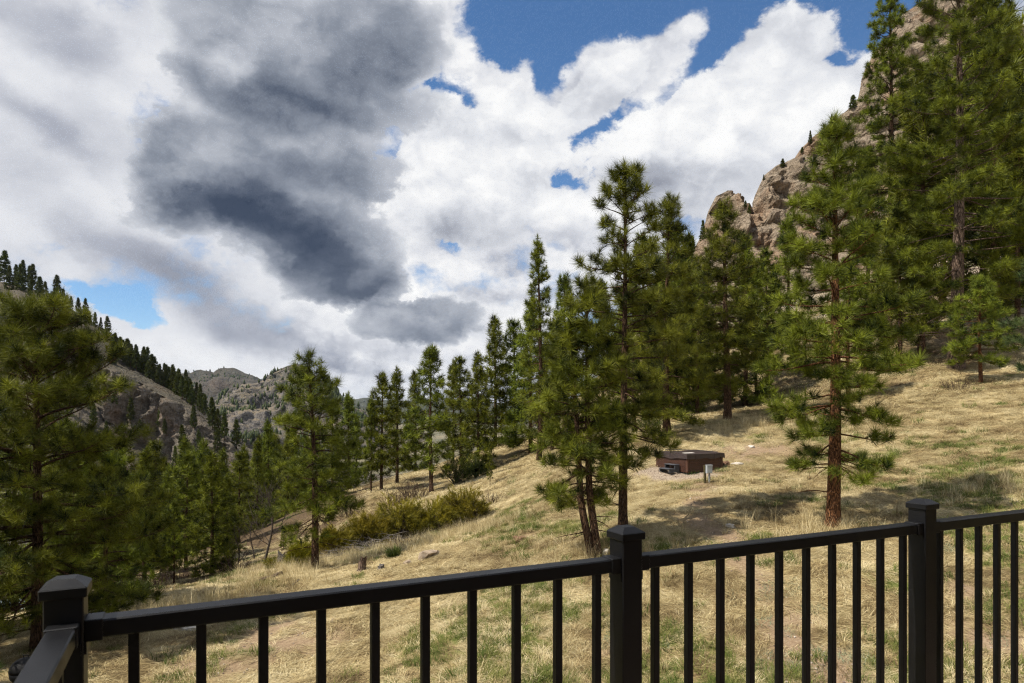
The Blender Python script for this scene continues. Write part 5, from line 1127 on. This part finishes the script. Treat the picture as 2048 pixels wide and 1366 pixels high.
def stick_pile(name, label, pxs, d, n, seed, L0=0.5, L1=1.8):
    rng = np.random.default_rng(seed); C = [on_ground(px, d + k) for px, k in pxs]; c0 = C[0]; o = empty(name, c0)
    for i in range(n):
        k = rng.random() * (len(C) - 1); j = int(k); w = k - j; c = np.array(C[j]) * (1 - w) + np.array(C[min(j + 1, len(C) - 1)]) * w
        x, y = c[0] + rng.normal(0, 0.45), c[1] + rng.normal(0, 0.35); L = rng.uniform(L0, L1); a = rng.normal(0.25, 0.6) + (math.pi if rng.random() < 0.5 else 0); e = rng.normal(0.02, 0.14)
        dd = np.array([math.cos(a) * math.cos(e), math.sin(a) * math.cos(e), math.sin(e)]); p = np.array([x, y, Hs(x, y) + rng.uniform(0.02, 0.32)]) - np.array(c0)
        tb = Tubes(); m = 5; pts = p + np.cumsum(np.r_[np.zeros((1, 3)), (dd + rng.normal(0, 0.12, (m - 1, 3))) * L / (m - 1)], 0); r = rng.uniform(0.010, 0.030); tb.add(pts, np.linspace(r, r * 0.35, m), 5)
        for q in range(1, m):
            if rng.random() < 0.6: d2 = dd + rng.normal(0, 0.5, 3); tb.add(np.array([pts[q], pts[q] + d2 * 0.2, pts[q] + d2 * L * 0.25]), np.array([r * 0.4, r * 0.3, 0.003]), 3)
        link('stick', tb.mesh('stick', DEADWOOD), o)
    return tag(o, label, 'brush pile')
stick_pile('brush_pile', 'heap of grey dead branches under the golden junipers', [(665, 0), (700, 0.4), (745, 0.9), (790, 1.4)], 25.4 * S, 90, 3)
def stump(name, label, px, py, hpx, wpx, seed, material=None):
    x, y, z = hit(px, py); h = hpx / F * y; r = wpx / F * y / 2; rng = np.random.default_rng(seed); V = []; Fc = []; k = 14
    prof = [(1.55, -0.12), (1.2, 0.04), (1.0, 0.3), (0.96, 0.7), (0.95, 1.0)]
    for j, (q, t) in enumerate(prof):
        for i in range(k):
            a = i * 6.283 / k; rr = r * q * (1 + 0.12 * math.sin(a * 4 + seed) + 0.06 * rng.normal()); zz = h * t * (1 + (0.28 * math.sin(a + seed) + 0.16 * rng.normal() if j == 4 else 0)); V.append((rr * math.cos(a), rr * math.sin(a), zz))
    for j in range(len(prof) - 1): Fc += [(j * k + i, j * k + (i + 1) % k, (j + 1) * k + (i + 1) % k, (j + 1) * k + i) for i in range(k)]
    o = empty(name, (x, y, z)); b = MB(); b.add(V, Fc); b.build('bark', material or BIG_BARK, o, smooth=True)
    V2 = [(v[0] * 0.97, v[1] * 0.97, v[2] - 0.03 * h) for v in V[-k:]] + [(0, 0, h * 0.82)]; b = MB(); b.add(V2, [(i, (i + 1) % k, k) for i in range(k)]); b.build('cut_face', DEADWOOD, o)
    return tag(o, label, 'stump')
stump('tree_stump', 'grey broken stump in the meadow right of the lone pine', 725, 1140, 22, 15, 2)
stump('tree_stump', 'whitish weathered stump left of the lone pine foot', 563, 1126, 18, 16, 4, DEADWOOD)
stump('tree_stump', 'low splintered stump remains beside the grey broken stump', 762, 1140, 9, 12, 7, DEADWOOD)
def log(name, label, p0, p1, r, seed, material=None):
    a, b = hit(*p0), hit(*p1); rng = np.random.default_rng(seed); t = np.linspace(0, 1, 7); q = np.array(a)[None] * (1 - t[:, None]) + np.array(b)[None] * t[:, None]
    q[:, 2] = H(q[:, 0], q[:, 1]) + r * 0.7; o = empty(name, tuple(q[0])); tb = MB(); tb.tube([tuple(v) for v in q - q[0]], list(r * (1 + 0.12 * rng.normal(size=7))), 9); tb.build('trunk', material or DEADWOOD, o, smooth=True)
    return tag(o, label, 'log')
log('fallen_log', 'weathered brown log lying in the straw at the meadow edge', (522, 1166), (562, 1150), 0.09, 1, BIG_BARK)
log('fallen_log', 'thin pale stick log right of the weathered brown log', (585, 1172), (598, 1162), 0.04, 2)
for i, (px, py, rx, rz, mt, nm, lb) in enumerate([(859, 1113, 0.42, 0.17, STONE, 'boulder', 'flat tan stone in the straw right of the tiny green shrub'), (815, 1128, 0.16, 0.10, STONE, 'boulder', 'small grey stone right beside the tiny green shrub'), (1043, 1079, 0.26, 0.10, RSTONE, 'boulder', 'reddish stone in a bare patch left of the pine with two trunks'),
    (1503, 895, 0.20, 0.09, PSTONE, 'boulder', 'pale flat stone on the bank right above the hot tub'), (378, 1256, 0.40, 0.08, PSTONE, 'flat_stone', 'pale grey flat stone at the edge of the bare earth left'), (1212, 1108, 0.13, 0.12, PSTONE, 'boulder', 'small pale stone right at the foot of the two trunks'),
    (1460, 1055, 0.16, 0.09, PSTONE, 'boulder', 'small pale stone beside the path below the tub'), (1822, 642, 0.8, 0.4, STONE, 'boulder', 'tan boulder on the upper slope between the two tallest pines')]):
    p = hit(px, py); stone(nm, lb, p[:2], rx, rx * 0.7, rz, mt, 20 + i)

# ------------------------------------------------------------------ bits at the left edge: a metal roof far below, a round lid near by
def shed():
    d = 42.0; x, y, z = ray(38, 1196, d); g = Hs(x, y); E = empty('shed', (x, y, g), 0.5); tag(E, 'small shed with pale bluish corrugated roof down behind the left pines', 'shed'); h = z - g
    m = plain('pale_blue_metal', (0.24, 0.30, 0.33), 0.5, 0.3, 0.1); wl = plain('grey_board', (0.22, 0.20, 0.18), 0.9, 0.1, 0.3)
    b = MB(); b.box(-1.1, 1.1, -0.9, 0.9, -0.3, h - 0.35); b.build('wall', wl, E)
    V = []; Fc = []; n = 49
    for i in range(n):
        xx = -1.3 + 2.6 * i / (n - 1); w = 0.02 * math.cos(i * math.pi / 2)
        V += [(xx, -1.1, h - 0.5 + w), (xx, 0, h + w), (xx, 1.1, h - 0.5 + w), (xx, -1.1, h - 0.53 + w), (xx, 0, h - 0.03 + w), (xx, 1.1, h - 0.53 + w)]
    for i in range(n - 1):
        a, c = i * 6, i * 6 + 6; Fc += [(a, c, c + 1, a + 1), (a + 1, c + 1, c + 2, a + 2), (a + 3, a + 4, c + 4, c + 3), (a + 4, a + 5, c + 5, c + 4), (a, a + 3, c + 3, c), (a + 2, c + 2, c + 5, a + 5)]
    b = MB(); b.add(V, Fc); b.build('roof', m, E); b = MB(); b.box(-0.35, 0.35, -0.93, -0.90, -0.3, min(1.8, h - 0.5)); b.build('door', plain('brown_door', (0.15, 0.09, 0.05)), E)
shed()
def grill():
    d = 12.5; x, y, z = ray(52, 1338, d); g = Hs(x, y); E = empty('kettle_grill', (x, y, g)); tag(E, 'black rounded lid showing just behind the left deck rail', 'grill'); k = max(z - g, 0.5)
    m = plain('black_enamel', (0.010, 0.010, 0.011), 0.65, 0.2, 0.1); r = 0.27
    b = MB(); b.lathe([(r * math.sin(t), k - 0.02 + 0.24 * math.cos(t)) for t in np.linspace(math.pi / 2, 0.03, 8)], 20); b.build('lid', m, E, smooth=True)
    b = MB(); b.lathe([(0.05, k - 0.29), (r * 0.6, k - 0.25), (r * 0.93, k - 0.14), (r * 0.99, k - 0.03)], 20); b.build('bowl', m, E, smooth=True)
    for q in range(3): a = q * 2.094; b = MB(); b.tube([(0.12 * math.cos(a), 0.12 * math.sin(a), k - 0.24), (0.26 * math.cos(a), 0.26 * math.sin(a), -0.05)], 0.013, 8); b.build('leg', m, E)
    b = MB(); b.tube([(-0.05, 0, k + 0.215), (-0.05, 0, k + 0.26), (0.05, 0, k + 0.26), (0.05, 0, k + 0.215)], 0.01, 6); b.build('handle', m, E)
grill()
# ------------------------------------------------------------------ the air itself
def haze():
    x0, x1, y0, y1, z0, z1 = -9000, 14000, -60, 11500, -66, 330
    b = MB(); b.box(x0, x1, y0, y1, z0, z1)
    m = bpy.data.materials.new('thin_haze'); m.use_nodes = True; T = NT(m.node_tree)
    v = T.n('ShaderNodeVolumePrincipled', {'Color': (0.62, 0.78, 1.0, 1), 'Density': 0.00002, 'Anisotropy': 0.25})
    T.n('ShaderNodeOutputMaterial', {'Volume': v.outputs[0]})
    o = b.build('haze', m); tag(o, 'thin bluish haze in the air over the valley', 'haze', kind='stuff')
haze()
